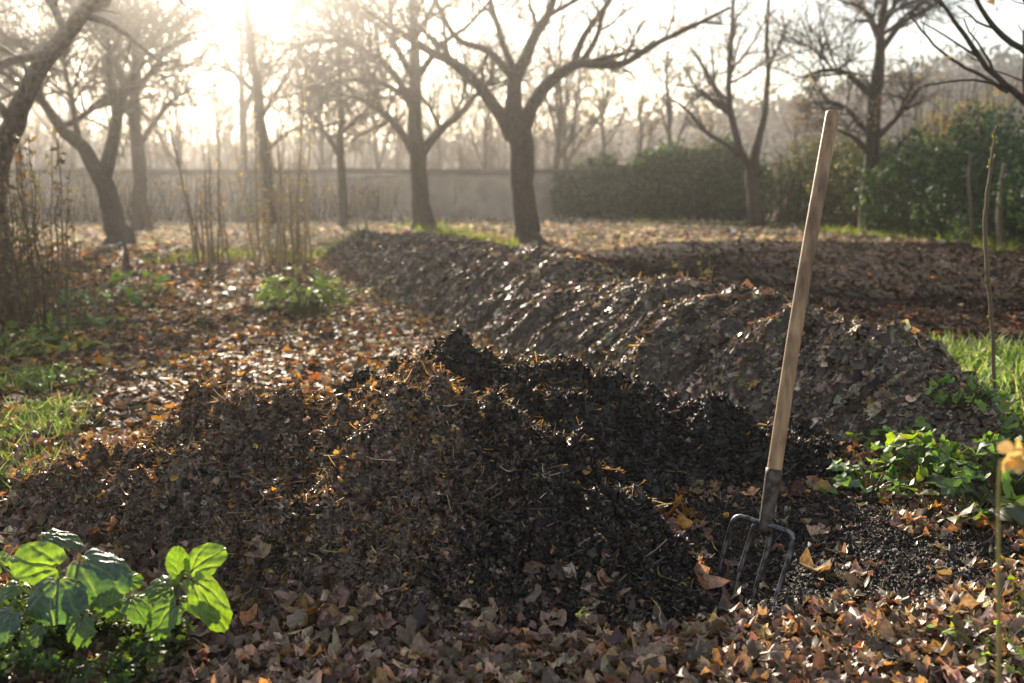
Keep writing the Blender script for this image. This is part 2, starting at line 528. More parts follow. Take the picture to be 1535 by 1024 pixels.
heapA = heap('leaf_mould_heap', prof_a, h_a, (-2.2, 1.0, 1.9, 4.3), .0065, col_a, 'brown crumbly heap of rotting leaf mould in front, its sunny crest edged with straw', 'compost heap',
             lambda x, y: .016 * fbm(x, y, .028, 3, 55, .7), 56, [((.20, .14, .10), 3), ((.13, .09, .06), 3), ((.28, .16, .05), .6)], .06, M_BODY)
heapB = heap('compost_ridge', prof_b, h_b, (-1.1, 1.7, 3.0, 4.5), .0065, col_b, 'black dug-over compost ridge behind the brown leaf mould heap', 'compost heap',
             lambda x, y: .013 * fbm(x, y, .03, 3, 65, .7), 66, [((.10, .085, .075), 3), ((.05, .04, .035), 3)], .03, M_BODY)
heapC = heap('leaf_windrow', prof_c, h_c, (-3.2, 2.8, 2.9, 14.6), .016, col_c, 'long low bank of matted wet leaves running back towards the trees', 'leaf pile',
             lambda x, y: .034 * fbm((x * .44 - y * .9), (x * .9 + y * .44) * .3, .035, 3, 75, .7), 76, [((.30, .23, .16), 3), ((.06, .045, .035), 3), ((.3, .16, .05), .5)], .10, M_WBODY)

# ------------------------------------------------------------------ cover of the heaps
BROWN = [((.125, .083, .058), 4), ((.050, .034, .026), 3.4), ((.19, .125, .082), 1.8), ((.29, .215, .16), .9), ((.26, .13, .035), .2), ((.36, .21, .035), .07)]
DARK = [((.010, .0085, .008), 7), ((.024, .019, .017), 3), ((.085, .068, .058), .8), ((.17, .10, .03), .06), ((.34, .18, .03), .03)]
MAUVE = [((.25, .17, .115), 4), ((.135, .09, .062), 4), ((.37, .27, .195), 1.7), ((.31, .18, .08), .7), ((.50, .29, .06), .22), ((.07, .045, .036), 2)]

# brown part of the near heap
s = Soup()
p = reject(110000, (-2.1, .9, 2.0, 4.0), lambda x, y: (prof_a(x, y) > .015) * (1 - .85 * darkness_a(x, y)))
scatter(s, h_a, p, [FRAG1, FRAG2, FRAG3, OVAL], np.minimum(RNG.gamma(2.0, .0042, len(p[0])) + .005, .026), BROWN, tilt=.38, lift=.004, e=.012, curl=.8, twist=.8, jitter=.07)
p = reject(60, (-2.1, .9, 2.0, 4.0), lambda x, y: (prof_a(x, y) > .01) * (1 - .8 * darkness_a(x, y)))
scatter(s, h_a, p, [MAPLE, MAPLE2], RNG.uniform(.02, .035, len(p[0])), BROWN[:3], tilt=.2, lift=.002, e=.02, curl=.7, twist=.5, wave=.05)
o = s.build('leaf_fragments', M_FRAG, heapA); o['kind'] = 'stuff'
# dark part of the near heap
s = Soup()
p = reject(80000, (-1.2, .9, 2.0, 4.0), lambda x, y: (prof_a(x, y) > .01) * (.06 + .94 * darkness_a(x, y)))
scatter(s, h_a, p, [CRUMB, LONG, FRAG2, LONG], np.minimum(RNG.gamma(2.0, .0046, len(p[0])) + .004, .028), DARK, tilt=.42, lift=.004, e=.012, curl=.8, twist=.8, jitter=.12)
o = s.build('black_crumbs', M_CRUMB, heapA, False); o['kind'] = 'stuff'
# straw and root fibres
def fibres(soup, h, p, lens, pal, lift=.008, wd=.03, tilt=.5):
    scatter(soup, h, p, [FIBRE], lens, pal, tilt=tilt, lift=lift, curl=1.1, twist=.3, width=wd, jitter=.012)
GREYF = [((.24, .19, .15), 3), ((.13, .10, .08), 4), ((.34, .25, .16), 1.5), ((.06, .045, .04), 3)]
STRAW = [((.34, .22, .09), 3), ((.22, .14, .06), 3), ((.45, .27, .06), 1.4), ((.13, .09, .06), 3)]
s = Soup()
def crest_w(x, y):
    pa = prof_a(x, y)
    slope = (prof_a(x, y + .05) - pa)
    return (pa > .02) * (.12 + .88 * sstep(.02, -.02, slope)) * (1 - .55 * darkness_a(x, y))
p = reject(7000, (-2.1, .8, 2.0, 4.0), crest_w)
fibres(s, h_a, p, RNG.gamma(4, .008, len(p[0])) + .010, STRAW, wd=.035, tilt=.8)
p = reject(9000, (-2.1, .9, 2.0, 4.0), lambda x, y: prof_a(x, y) > .02)
fibres(s, h_a, p, RNG.gamma(4, .009, len(p[0])) + .012, GREYF, wd=.03, tilt=.8)
p = reject(3600, (-2.1, .8, 2.0, 4.0), crest_w)
scatter(s, h_a, p, [FRAG1, FRAG3, OVAL], RNG.gamma(5, .0026, len(p[0])) + .007, [((.42, .24, .04), 3), ((.30, .15, .04), 3), ((.24, .15, .07), 3)], tilt=.9, lift=.012, curl=.9, twist=.8)
o = s.build('straw', M_STRAW, heapA); o['kind'] = 'stuff'
# black ridge
s = Soup()
p = reject(80000, (-1.1, 1.7, 3.0, 4.4), lambda x, y: (prof_b(x, y) > .008) * (h_b(x, y) > h_a(x, y) - .03))
scatter(s, h_b, p, [CRUMB, LONG, FRAG2, LONG], np.minimum(RNG.gamma(2.0, .0046, len(p[0])) + .004, .028), DARK, tilt=.42, lift=.004, e=.012, curl=.9, twist=.8, jitter=.12)
o = s.build('black_crumbs', M_CRUMB, heapB, False); o['kind'] = 'stuff'
s = Soup()
p = reject(2600, (-1.1, 1.7, 3.0, 4.4), lambda x, y: (prof_b(x, y) > .02) * (.15 + .85 * sstep(.24, .4, prof_b(x, y))))
fibres(s, h_b, p, RNG.gamma(4, .008, len(p[0])) + .01, STRAW, tilt=.8)
p = reject(6000, (-1.1, 1.7, 3.0, 4.4), lambda x, y: prof_b(x, y) > .02)
fibres(s, h_b, p, RNG.gamma(4, .007, len(p[0])) + .01, GREYF[1:2] + GREYF[3:] + [((.02, .018, .017), 6)], tilt=.8)
o = s.build('straw', M_STRAW, heapB); o['kind'] = 'stuff'
# windrow: flat wet leaves shingled down the flank
MAT_LEAF = [((.165, .122, .086), 4), ((.085, .063, .047), 4), ((.34, .275, .205), 1.8), ((.055, .04, .034), 2), ((.22, .13, .06), .25), ((.34, .20, .06), .2), ((.17, .15, .07), .5)]
s = Soup()
n = 75000
t = RNG.uniform(0, 1, 230000) ** 1.6
yy = 3.2 + t * 11.0
xx = -.08 + (8.6 - yy) * .352 + RNG.uniform(-.95, .95, len(yy))
m = prof_c(xx, yy) > .012
p = (xx[m][:n], yy[m][:n])
scatter(s, h_c, p, [LONG, LONG, FRAG1, LONG, OVAL], (RNG.gamma(3, .008, len(p[0])) + .010) * (1 + .07 * np.maximum(p[1] - 4, 0)), MAT_LEAF, tilt=.24, lift=.005, e=.02, curl=.45, twist=.4, xdir=(.82, .57), dirjit=.38, jitter=.05)
k = len(p[0]) // 30
scatter(s, h_c, (p[0][:k], p[1][:k]), [MAPLE, MAPLE2], RNG.uniform(.04, .075, k), MAT_LEAF, tilt=.2, lift=.006, curl=.6, twist=.6, wave=.05)
o = s.build('matted_leaves', M_WET, heapC); o['kind'] = 'stuff'
s = Soup()
p = reject(2600, (.2, 2.7, 3.0, 6.5), lambda x, y: (prof_c(x, y) > .02) * .8)
fibres(s, h_c, p, RNG.gamma(4, .012, len(p[0])) + .012, [((.2, .15, .1), 3), ((.12, .09, .07), 3), ((.3, .2, .09), 1)])
o = s.build('straw', M_STRAW, heapC); o['kind'] = 'stuff'

# black crumbs round the fork
s = Soup()
p = reject(60000, (-.4, 1.6, 2.2, 3.8), lambda x, y: dark_zone(x, y) * (prof_b(x, y) < .03) * (prof_a(x, y) < .05))
scatter(s, h_all, p, [CRUMB, FRAG1, FRAG2, CRUMB], RNG.gamma(1.8, .0034, len(p[0])) + .0035, DARK, tilt=.3, lift=.002, e=.015, curl=.9, twist=.8, jitter=.12)
fibres(s, h_all, (p[0][:700], p[1][:700]), RNG.gamma(4, .006, 700) + .01, STRAW, lift=.010, tilt=.7)
fibres(s, h_all, (p[0][700:4200], p[1][700:4200]), RNG.gamma(4, .007, 3500) + .01, GREYF[1:2] + GREYF[3:] + [((.02, .018, .017), 6)], lift=.010, tilt=.7)
tag(s.build('compost_crumbs', M_CRUMB2, None, False), 'loose black compost spread on the ground around the fork', 'compost', kind='stuff')

# ------------------------------------------------------------------ fallen leaves on the ground
def free(x, y, tol=.05): return (prof_a(x, y) < tol) & (prof_b(x, y) < tol) & (prof_c(x, y) < tol)

s = Soup()
def fg_w(x, y): return free(x, y, .05 + .11 * (x > -.7) * np.clip(fbm(x, y, .25, 3, 131) + .15, 0, 1)) * (1 - .93 * dark_zone(x, y)) * (np.abs(x) < .75 + .62 * y)
p = reject(11000, (-2.6, 2.9, 1.55, 4.2), fg_w)
scatter(s, h_all, p, [MAPLE, MAPLE2, MAPLE3], RNG.gamma(5, .0075, len(p[0])) + .010, MAUVE, tilt=.17, lift=.012, curl=.75, twist=.6, wave=.14, jitter=.02, jit=.34)
p = reject(26000, (-2.6, 2.9, 1.55, 4.2), fg_w)
scatter(s, h_all, p, [FRAG1, FRAG2, OVAL], np.minimum(RNG.gamma(3, .008, len(p[0])) + .010, .05), MAUVE, tilt=.35, lift=.012, curl=.9, twist=.7, jitter=.06)
tag(s.build('fallen_leaves', M_LITTER), 'mauve-brown curled maple leaves carpeting the near ground', 'leaves', kind='stuff')

PATH = [((.20, .125, .055), 4), ((.08, .052, .033), 4), ((.34, .235, .11), 2.4), ((.31, .16, .045), 1.1), ((.44, .28, .06), .9), ((.035, .025, .019), 4.5)]  # large share of dark leaves stands in for shadow between leaf humps
s = Soup()
def path_w(x, y): return free(x, y) * (x < 2.4 - .32 * (y - 3)) * (np.abs(x) < 1 + .6 * y) / (1 + (y / 7) ** 2)
p = reject(62000, (-9, 3, 3.3, 17), path_w)
scatter(s, h_all, p, [OVAL, FRAG1, FRAG2, OVAL], (RNG.gamma(5, .0068, len(p[0])) + .010) * (1 + .05 * p[1]), PATH, tilt=.18, lift=.008, curl=.6, twist=.5, jitter=.04)
tag(s.build('fallen_leaves', M_PATH), 'glistening brown and orange leaves covering the path beside the long bank', 'leaves', kind='stuff')

FIELD = [((.075, .046, .036), 4), ((.11, .065, .045), 2.5), ((.035, .027, .025), 4), ((.22, .095, .035), .6), ((.33, .19, .05), .2), ((.18, .13, .10), .9)]
s = Soup()
def field_w(x, y): return free(x, y) * (x > .9 - .32 * (y - 4.6)) * (x < 1.2 + .6 * y) * (1 - .72 * bed_zone(x, y)) / (1 + (y / 8) ** 2)
p = reject(30000, (-2.5, 12, 3.9, 21), field_w)
scatter(s, h_all, p, [OVAL, FRAG1, MAPLE2], ((RNG.gamma(5, .0085, len(p[0])) + .012) * (1 - .5 * bed_zone(*p))) * (1 + .02 * p[1]), FIELD, tilt=.2, lift=.010, curl=.6, twist=.5, jitter=.04)
tag(s.build('fallen_leaves', M_FIELDLEAF), 'red-brown leaves scattered over the dug bed on the right', 'leaves', kind='stuff')

s = Soup()
p = reject(26000, (-1, 12, 6.5, 18), lambda x, y: bed_zone(x, y) / (1 + (y / 9) ** 2))
scatter(s, h_all, p, [CRUMB, FRAG1, FRAG2], RNG.gamma(2.2, .009, len(p[0])) + .012, [((.026, .016, .012), 4), ((.040, .025, .018), 2), ((.07, .042, .027), 1)], tilt=.35, lift=.005, curl=.8, jitter=.12)
tag(s.build('soil_clods', M_CLOD, None, False), 'dark crumbled soil of the dug bed on the right', 'soil', kind='stuff')

FAR = [((.42, .34, .245), 4), ((.30, .235, .165), 3), ((.50, .41, .29), 2), ((.36, .25, .13), .7)]  # pale tones put the far strip's sunlight into the leaf colour
s = Soup()
p = reject(20000, (-16, 14, 15.5, 32), lambda x, y: 1 / (1 + ((y - 15) / 9) ** 2) * (np.abs(x) < 1 + .62 * y) * (1 - .9 * bed_zone(x, y)))
scatter(s, h_all, p, [OVAL, FRAG1], RNG.uniform(.09, .17, len(p[0])), FAR, tilt=.3, lift=.03, curl=.5)
tag(s.build('fallen_leaves', M_FARLEAF), 'pale sunlit leaf litter lying under the far trees', 'leaves', kind='stuff')

# clump of orange leaves beside the fork
s = Soup()
c0 = gnd(1012, 778)
n = 26
p = (c0[0] + RNG.normal(0, .05, n), c0[1] + RNG.normal(0, .045, n))
scatter(s, lambda x, y: h_all(x, y) + .03 * np.exp(-((x - c0[0]) ** 2 + (y - c0[1]) ** 2) / .004), p, [MAPLE, MAPLE2], RNG.uniform(.03, .07, n), [((.26, .13, .04), 3), ((.33, .19, .05), 1.5), ((.15, .085, .05), 3)], tilt=.6, lift=.015, curl=.9, twist=.8, wave=.08)
tag(s.build('leaf_clump', M_LITTER), 'clump of curled orange-brown leaves lying in the black hollow left of the fork', 'leaves')
s = Soup()
# ------------------------------------------------------------------ the digging fork
def wood_mat():
    m, nt, out = new_mat('weathered_ash')
    N, L = nt.nodes, nt.links
    b = N.new('ShaderNodeBsdfPrincipled'); b.inputs['Roughness'].default_value = .5
    tc = N.new('ShaderNodeTexCoord'); mp = N.new('ShaderNodeMapping'); mp.inputs['Scale'].default_value = (60, 60, 3.0)
    mp.inputs['Rotation'].default_value = (0, 0.16, 0)
    no = N.new('ShaderNodeTexNoise'); no.inputs['Scale'].default_value = 1.0; no.inputs['Detail'].default_value = 6; no.inputs['Distortion'].default_value = .4
    n2 = N.new('ShaderNodeTexNoise'); n2.inputs['Scale'].default_value = 9; n2.inputs['Detail'].default_value = 4
    L.new(tc.outputs['Object'], mp.inputs[0]); L.new(mp.outputs[0], no.inputs['Vector']); L.new(tc.outputs['Object'], n2.inputs['Vector'])
    cr = N.new('ShaderNodeValToRGB'); e = cr.color_ramp.elements
    e[0].position = .3; e[0].color = (.17, .095, .045, 1); e[1].position = .7; e[1].color = (.44, .29, .16, 1)
    L.new(no.outputs['Fac'], cr.inputs[0])
    c2 = N.new('ShaderNodeValToRGB'); e = c2.color_ramp.elements
    e[0].position = .35; e[0].color = (.45, .40, .36, 1); e[1].position = .6; e[1].color = (1, 1, 1, 1)
    L.new(n2.outputs['Fac'], c2.inputs[0])
    mu = N.new('ShaderNodeMix'); mu.data_type = 'RGBA'; mu.blend_type = 'MULTIPLY'; mu.inputs[0].default_value = .8
    L.new(cr.outputs[0], mu.inputs[6]); L.new(c2.outputs[0], mu.inputs[7]); L.new(mu.outputs[2], b.inputs['Base Color'])
    bp = N.new('ShaderNodeBump'); bp.inputs['Strength'].default_value = .25; bp.inputs['Distance'].default_value = .004
    L.new(no.outputs['Fac'], bp.inputs['Height']); L.new(bp.outputs[0], b.inputs['Normal'])
    L.new(b.outputs[0], out.inputs['Surface'])
    return m


def metal_mat(name, c0, c1, metal, rough):
    m, nt, out = new_mat(name)
    N, L = nt.nodes, nt.links
    b = N.new('ShaderNodeBsdfPrincipled'); b.inputs['Metallic'].default_value = metal
    tc = N.new('ShaderNodeTexCoord'); no = N.new('ShaderNodeTexNoise'); no.inputs['Scale'].default_value = 45; no.inputs['Detail'].default_value = 6
    L.new(tc.outputs['Object'], no.inputs['Vector'])
    cr = N.new('ShaderNodeValToRGB'); e = cr.color_ramp.elements
    e[0].position = .38; e[0].color = c0 + (1,); e[1].position = .62; e[1].color = c1 + (1,)
    L.new(no.outputs['Fac'], cr.inputs[0]); L.new(cr.outputs[0], b.inputs['Base Color'])
    mr = N.new('ShaderNodeMapRange'); mr.inputs[3].default_value = rough + .25; mr.inputs[4].default_value = rough
    L.new(no.outputs['Fac'], mr.inputs[0]); L.new(mr.outputs[0], b.inputs['Roughness'])
    L.new(b.outputs[0], out.inputs['Surface'])
    return m


M_WOOD = wood_mat()
M_STEEL = metal_mat('worn_steel', (.035, .032, .032), (.15, .155, .17), .85, .34)
M_SOCKET = metal_mat('dull_socket_steel', (.035, .03, .027), (.12, .10, .085), .6, .48)


def rod(name, mat, parent, P, R, sides=10, K=24, cap=True, loc=None):
    s = Soup()
    pp = smooth_path(P, K); rr = np.interp(np.linspace(0, 1, K), np.linspace(0, 1, len(R)), R)
    tubes(s, pp[None], rr[None], sides, (.5, .5, .5), cap)
    return s.build(name, mat, parent)


fb = at(1147, 788, 2.68)           # foot of the socket
ft = at(1249, 167, 2.90)           # top of the handle
ax = (ft - fb) / np.linalg.norm(ft - fb); LEN = np.linalg.norm(ft - fb)
fork = thing('digging_fork', 'four-tined garden fork with a long wooden handle standing upright in the black compost', 'garden fork', gnd(1130, 860))
def along(d): return fb + ax * d
sock = LEN * .135
s = Soup()
rr = np.array([.0212, .0215, .0210, .0205, .0203, .0200, .0198, .0197, .0198, .0200, .0196, .016, .009])
dd = np.array([sock - .05, sock - .02, sock, LEN * .3, LEN * .45, LEN * .6, LEN * .75, LEN * .9, LEN * .96, LEN - .012, LEN - .004, LEN, LEN + .002])
side = np.cross(ax, (0, 1, 0)); side /= np.linalg.norm(side)
bow = np.sin(np.clip((dd - sock) / (LEN - sock), 0, 1) * PI) * .006
pp = np.array([along(d) + side * b for d, b in zip(dd, bow)])
tubes(s, pp[None], rr[None], 18, (.5, .5, .5), True)
s.build('handle', M_WOOD, fork)
s = Soup()
pp = np.array([along(d) for d in (-.022, -.012, .012, sock * .45, sock * .9, sock, sock + .001)])
tubes(s, pp[None], np.array([[.010, .0165, .0185, .0205, .0232, .0238, .0215]]), 16, (.5, .5, .5), True)
socket = s.build('socket', M_SOCKET, fork)
s = Soup()
fr = np.cross(ax, side)
for d in (sock * .62,):
    q = along(d) - fr * .020 * (1 if fr[1] > 0 else -1)
    tubes(s, np.array([[q, q - fr * .006 * (1 if fr[1] > 0 else -1)]]), np.array([[.0055, .004]]), 8, (.5, .5, .5), True)
s.build('rivet', M_STEEL, socket)
# the four tines: outer ones run out along a shoulder and turn down
TI = [[(1146, 786, 2.68), (1136, 783, 2.69), (1120, 777, 2.71), (1106, 775, 2.725), (1098, 783, 2.73), (1091, 806, 2.735), (1083, 835, 2.73), (1075, 866, 2.715), (1070, 888, 2.70)],
      [(1146, 788, 2.68), (1138, 784, 2.69), (1130, 790, 2.695), (1121, 818, 2.70), (1112, 846, 2.69), (1103, 874, 2.675), (1098, 896, 2.66)],
      [(1150, 788, 2.675), (1155, 788, 2.672), (1155, 800, 2.67), (1149, 828, 2.665), (1140, 858, 2.65), (1131, 888, 2.635), (1127, 906, 2.62)],
      [(1148, 787, 2.675), (1158, 789, 2.665), (1172, 794, 2.65), (1184, 799, 2.64), (1188, 810, 2.635), (1184, 832, 2.63), (1175, 860, 2.62), (1165, 888, 2.605), (1158, 910, 2.59)]]
for P in TI:
    rod('tine', M_STEEL, fork, [at(*q) for q in P], [.0095, .0080, .0078, .0076, .0074, .0070, .0064, .0056, .004], 8, 26)

# ------------------------------------------------------------------ trees
def px_limb(L, Y, shift=0.0, K=None):
    P, R = [], []
    for i, (u, v, w) in enumerate(L):
        yy = Y + shift * i / max(1, len(L) - 1)
        P.append(at(u, v, yy)); R.append(w * .5 / FPX * Y)
    K = K or max(8, len(L) * 3)
    P = smooth_path(P, K); R = np.interp(np.linspace(0, 1, K), np.linspace(0, 1, len(R)), R)
    return P, R


def resample(P, R, K):
    t = np.linspace(0, len(P) - 1.0001, K); i = t.astype(int); f = (t - i)
    i2 = np.minimum(i + 1, len(P) - 1)
    return P[i] * (1 - f)[:, None] + P[i2] * f[:, None], R[i] * (1 - f) + R[i2] * f


def crown_from(limbs, levels, rng, up, sub_lim, cols, rmin, leafpal=None, leafn=0, leafsize=.05, ztop=99.):
    """limbs: list of (P,R).  levels: list of (children per metre of parent, length ratio, angle)"""
    s = Soup()
    K = 14
    A = np.array([resample(P, R, K)[0] for P, R in limbs]); B = np.array([resample(P, R, K)[1] for P, R in limbs])
    last = A
    for li, (perm, lr, ang, minl) in enumerate(levels):
        L = np.linalg.norm(np.diff(A, axis=1), axis=2).sum(1)
        per = np.maximum(1, rng.poisson(np.clip(L * perm, .8, 34)))
        kk = 6 if li == 0 else 5 if li == 1 else 4
        A2, B2 = children(A, B, per, lr, .55, ang, up, kk, .17, rng, .22 if li == 0 else .1, rmin)
        # keep lengths sensible
        ln = np.linalg.norm(np.diff(A2, axis=1), axis=2).sum(1)
        sc = np.clip(ln, minl, sub_lim / (1 + li)) / np.maximum(ln, 1e-6)
        A2 = A2[:, :1] + (A2 - A2[:, :1]) * sc[:, None, None]
        keep = (A2[:, -1, 2] > .5) & (A2[:, -1, 2] < ztop + rng.normal(0, .25, len(A2)))
        A2, B2 = A2[keep], B2[keep]
        tubes(s, A2, B2, 5 if li == 0 else 3, cols)
        A, B = A2, B2
    lv = None
    if leafn:
        lv = Soup()
        i = rng.integers(0, len(A), leafn)
        pos = A[i, -1] + rng.normal(0, .03, (leafn, 3))
        Nn = rng.normal(0, 1, (leafn, 3)); xd = rng.normal(0, 1, (leafn, 3)); xd[:, 2] -= .8
        place(lv, OVAL, pos, frames(Nn, xd), rng.uniform(.6, 1.4, leafn) * leafsize, None, .6, .4, 0, palette(leafn, leafpal, .25, rng), .05, rng)
    return s, lv


TAN = [((.26, .185, .10), 3), ((.19, .13, .08), 3), ((.32, .23, .09), 1.2), ((.24, .21, .08), 1)]


def make_tree(name, label, cat, Y, trunk, limbs, levels, seed, up=.10, sub=2.5, bark=(.055, .042, .034), rmin=.0062, group=None, leafn=0, leafsize=.05, extra=0, leafpal=TAN, ztop=99.):
    rng = np.random.default_rng(seed)
    P0, R0 = px_limb(trunk, Y, 0.0, 40)
    base = P0[0].copy(); base[2] = 0
    root = thing(name, label, cat, base, group)
    # flare at the foot
    zf = np.clip((P0[:, 2] - P0[0, 2]) / .5, 0, 1)
    R0 = R0 * (1 + .35 * (1 - zf) ** 2)
    s = Soup()
    def limb_tube(P, R, sides):
        P = P + np.stack([fbm(np.linspace(0, len(R) * .35, len(R)), np.zeros(len(R)) + q, 1.0, 3, int(rng.integers(0, 999))) for q in range(3)], 1) * (.22 * R[:, None] + .022) * np.clip(np.arange(len(R)) / 4, 0, 1)[:, None]
        wob = R * .10 * fbm(np.linspace(0, len(R) * .4, len(R)), np.zeros(len(R)), 1.0, 2, int(rng.integers(0, 999)))
        tubes(s, P[None], (R + wob)[None], sides, bark)
    limb_tube(P0, R0, 14)
    allp = []
    h0 = int(len(P0) * .55)
    allp.append((P0[h0:], R0[h0:]))
    for i, L in enumerate(limbs):
        sh = rng.uniform(.5, 1.6) * (1 if (i + seed) % 2 else -1) * .6
        P, R = px_limb(L, Y, sh)
        limb_tube(P, R, 9); allp.append((P, R))
    # limbs towards and away from the viewer, so that the crown has depth
    for i in range(extra):
        P, R = allp[rng.integers(0, len(allp))]
        k = rng.integers(len(P) // 5, len(P) - 3)
        st = P[k]; sg = 1 if i % 2 else -1
        ln = rng.uniform(1.0, 2.2)
        d = np.array((rng.normal(0, .35), sg * 1.0, rng.uniform(.25, .9))); d /= np.linalg.norm(d)
        Q = [st + d * ln * f + np.array((rng.normal(0, .08), rng.normal(0, .08), .22 * f * f + rng.normal(0, .05))) * (f > 0) for f in (0, .25, .5, .75, 1)]
        rr = np.linspace(R[k] * .62, R[k] * .15 + .006, 14)
        Pq = smooth_path(Q, 14); limb_tube(Pq, rr, 7); allp.append((Pq, rr))
    s.build('trunk', M_BARK, root)
    cr, lv = crown_from(allp, levels, rng, up, sub, np.array(bark) * 1.05, rmin, leafpal, leafn, leafsize, ztop)
    cr.build('crown', M_TWIG, root)
    if lv: lv.build('leaves', M_AUTUMN, root)
    return root


DENSE = [(5.5, .7, .85, .7), (8.0, .6, .8, .42), (14.0, .65, .75, .22)]
MID = [(4.2, .6, .8, .6), (6.0, .6, .75, .36), (9.0, .65, .7, .22)]
SPARSE = [(2.2, .4, .7, .35), (4.5, .5, .7, .2), (5.0, .55, .7, .15)]

make_tree('fruit_tree', 'dark thick-trunked bare tree with one long limb arching to the right', 'tree', 17.4,
          [(792, 374, 46), (789, 340, 37), (785, 280, 35), (780, 220, 35), (775, 186, 36), (772, 150, 25), (776, 112, 20), (800, 62, 15), (822, 20, 12), (840, -40, 9), (850, -120, 5)],
          [[(770, 205, 26), (745, 165, 20), (715, 125, 18), (680, 95, 15), (640, 75, 12), (590, 45, 8), (540, 10, 5)],
           [(774, 122, 14), (750, 95, 12), (720, 72, 10), (690, 60, 8), (660, 20, 6), (640, -40, 4)],
           [(774, 112, 12), (752, 60, 10), (738, 10, 8), (730, -60, 5), (715, -130, 3)],
           [(784, 195, 25), (800, 155, 20), (830, 118, 17), (866, 98, 14), (900, 96, 11), (940, 92, 9), (985, 65, 8), (1040, 38, 6), (1095, 12, 4)],
           [(858, 102, 12), (872, 60, 10), (900, 20, 8), (930, -30, 6), (950, -90, 3)],
           [(866, 100, 10), (893, 60, 8), (905, 20, 6), (925, -20, 5), (935, -70, 3)],
           [(798, 66, 9), (812, 30, 8), (880, -10, 6), (900, -60, 4)]],
          [(2.8, .40, .8, .4), (6.0, .5, .75, .24), (9.0, .6, .7, .16)], 11, rmin=.006, extra=4, leafn=260, leafsize=.06)
make_tree('fruit_tree', 'dense twiggy bare tree just left of the thick dark tree', 'tree', 21.5,
          [(636, 350, 38), (630, 300, 27), (625, 230, 25), (622, 170, 20), (622, 100, 16), (620, 30, 11), (617, -30, 7), (615, -75, 4)],
          [[(626, 238, 16), (655, 200, 13), (690, 168, 10), (715, 140, 7), (740, 120, 4)],
           [(624, 236, 14), (600, 195, 12), (575, 168, 9), (540, 150, 7), (505, 140, 4)],
           [(622, 170, 13), (590, 110, 10), (540, 75, 8), (490, 60, 6), (440, 70, 4)],
           [(621, 120, 11), (580, 50, 9), (530, 10, 7), (490, -40, 4)],
           [(623, 120, 11), (660, 70, 9), (700, 40, 6), (735, 0, 4)],
           [(622, 160, 10), (575, 125, 8), (520, 120, 6), (470, 135, 4)],
           [(622, 60, 8), (650, 10, 6), (680, -50, 4)]],
          [(6.0, .7, .85, .7), (7.0, .6, .8, .42), (11.0, .65, .75, .22)], 12, extra=6, leafn=260, leafsize=.06, ztop=5.3)
make_tree('fruit_tree', 'bare tree forking low into two leaning limbs at the left', 'tree', 16.6,
          [(181, 368, 38), (175, 340, 32), (165, 305, 29), (152, 270, 27), (125, 225, 20), (95, 195, 17), (60, 150, 12), (20, 120, 8), (-20, 90, 5)],
          [[(153, 274, 25), (168, 215, 18), (178, 160, 15), (200, 110, 12), (228, 62, 9), (250, 35, 7), (262, 15, 4)],
           [(174, 175, 12), (165, 110, 10), (160, 50, 8), (140, 0, 6), (120, -50, 4)],
           [(120, 222, 10), (110, 160, 8), (95, 90, 6), (85, 20, 4)],
           [(190, 130, 9), (215, 120, 7), (245, 95, 5), (270, 90, 3)]],
          DENSE, 13, extra=5, sub=1.5, ztop=4.3, rmin=.006)
make_tree('fruit_tree', 'dark trunk leaning in from the left edge with its branches overhead', 'tree', 8.5,
          [(-14, 466, 60), (-8, 400, 46), (-8, 330, 42), (-2, 245, 33), (22, 170, 29), (60, 100, 26), (103, 45, 23), (134, 10, 20), (170, -40, 20), (200, -110, 14), (220, -190, 8)],
          [[(78, 80, 15), (45, 85, 13), (0, 98, 10), (-50, 105, 7), (-110, 90, 4)],
           [(125, 22, 13), (175, 40, 9), (222, 80, 5), (250, 95, 3)],
           [(20, 185, 14), (-20, 130, 10), (-50, 60, 8), (-90, -10, 5)],
           [(100, 50, 14), (80, 10, 11), (50, -40, 8), (30, -100, 5)],
           [(160, -25, 10), (210, -40, 8), (250, -20, 5), (280, 10, 3)]],
          [(3.6, .4, .8, .25), (6.0, .5, .75, .14), (7.5, .55, .7, .08)], 14, sub=1.0, extra=3, rmin=.0028)
make_tree('bare_tree', 'pale hazy straight trunk behind the low-forking tree', 'tree', 22.0,
          [(214, 350, 28), (210, 280, 21), (205, 200, 18), (200, 130, 14), (205, 60, 11), (201, -10, 7), (204, -60, 4)],
          [[(206, 220, 10), (235, 180, 8), (260, 150, 6), (290, 130, 4)], [(205, 190, 10), (180, 140, 8), (160, 110, 5)],
           [(202, 140, 9), (240, 90, 7), (270, 60, 4)], [(204, 110, 8), (170, 60, 6), (150, 20, 4)]], MID, 15, extra=4, ztop=5.3)
make_tree('bare_tree', 'tall thin leaning trunk standing against the sun glow', 'tree', 25.0,
          [(406, 345, 19), (398, 250, 18), (388, 160, 16), (377, 80, 13), (370, 10, 9), (366, -45, 4)],
          [[(390, 180, 8), (420, 130, 6), (445, 90, 4)], [(384, 140, 8), (350, 110, 6), (320, 95, 4)], [(396, 230, 7), (430, 200, 5), (455, 190, 3)]], SPARSE, 16, extra=3)
make_tree('bare_tree', 'slim hazy trunk between the sun glow and the dense twiggy tree', 'tree', 22.5,
          [(516, 352, 14), (512, 250, 12), (510, 150, 9), (508, 50, 6), (504, -20, 4)],
          [[(512, 240, 8), (480, 190, 6), (450, 160, 4)], [(511, 200, 7), (545, 170, 5), (570, 150, 3)], [(510, 140, 6), (470, 90, 5), (440, 50, 3)]], MID, 17, extra=6, leafn=160, ztop=5.2)
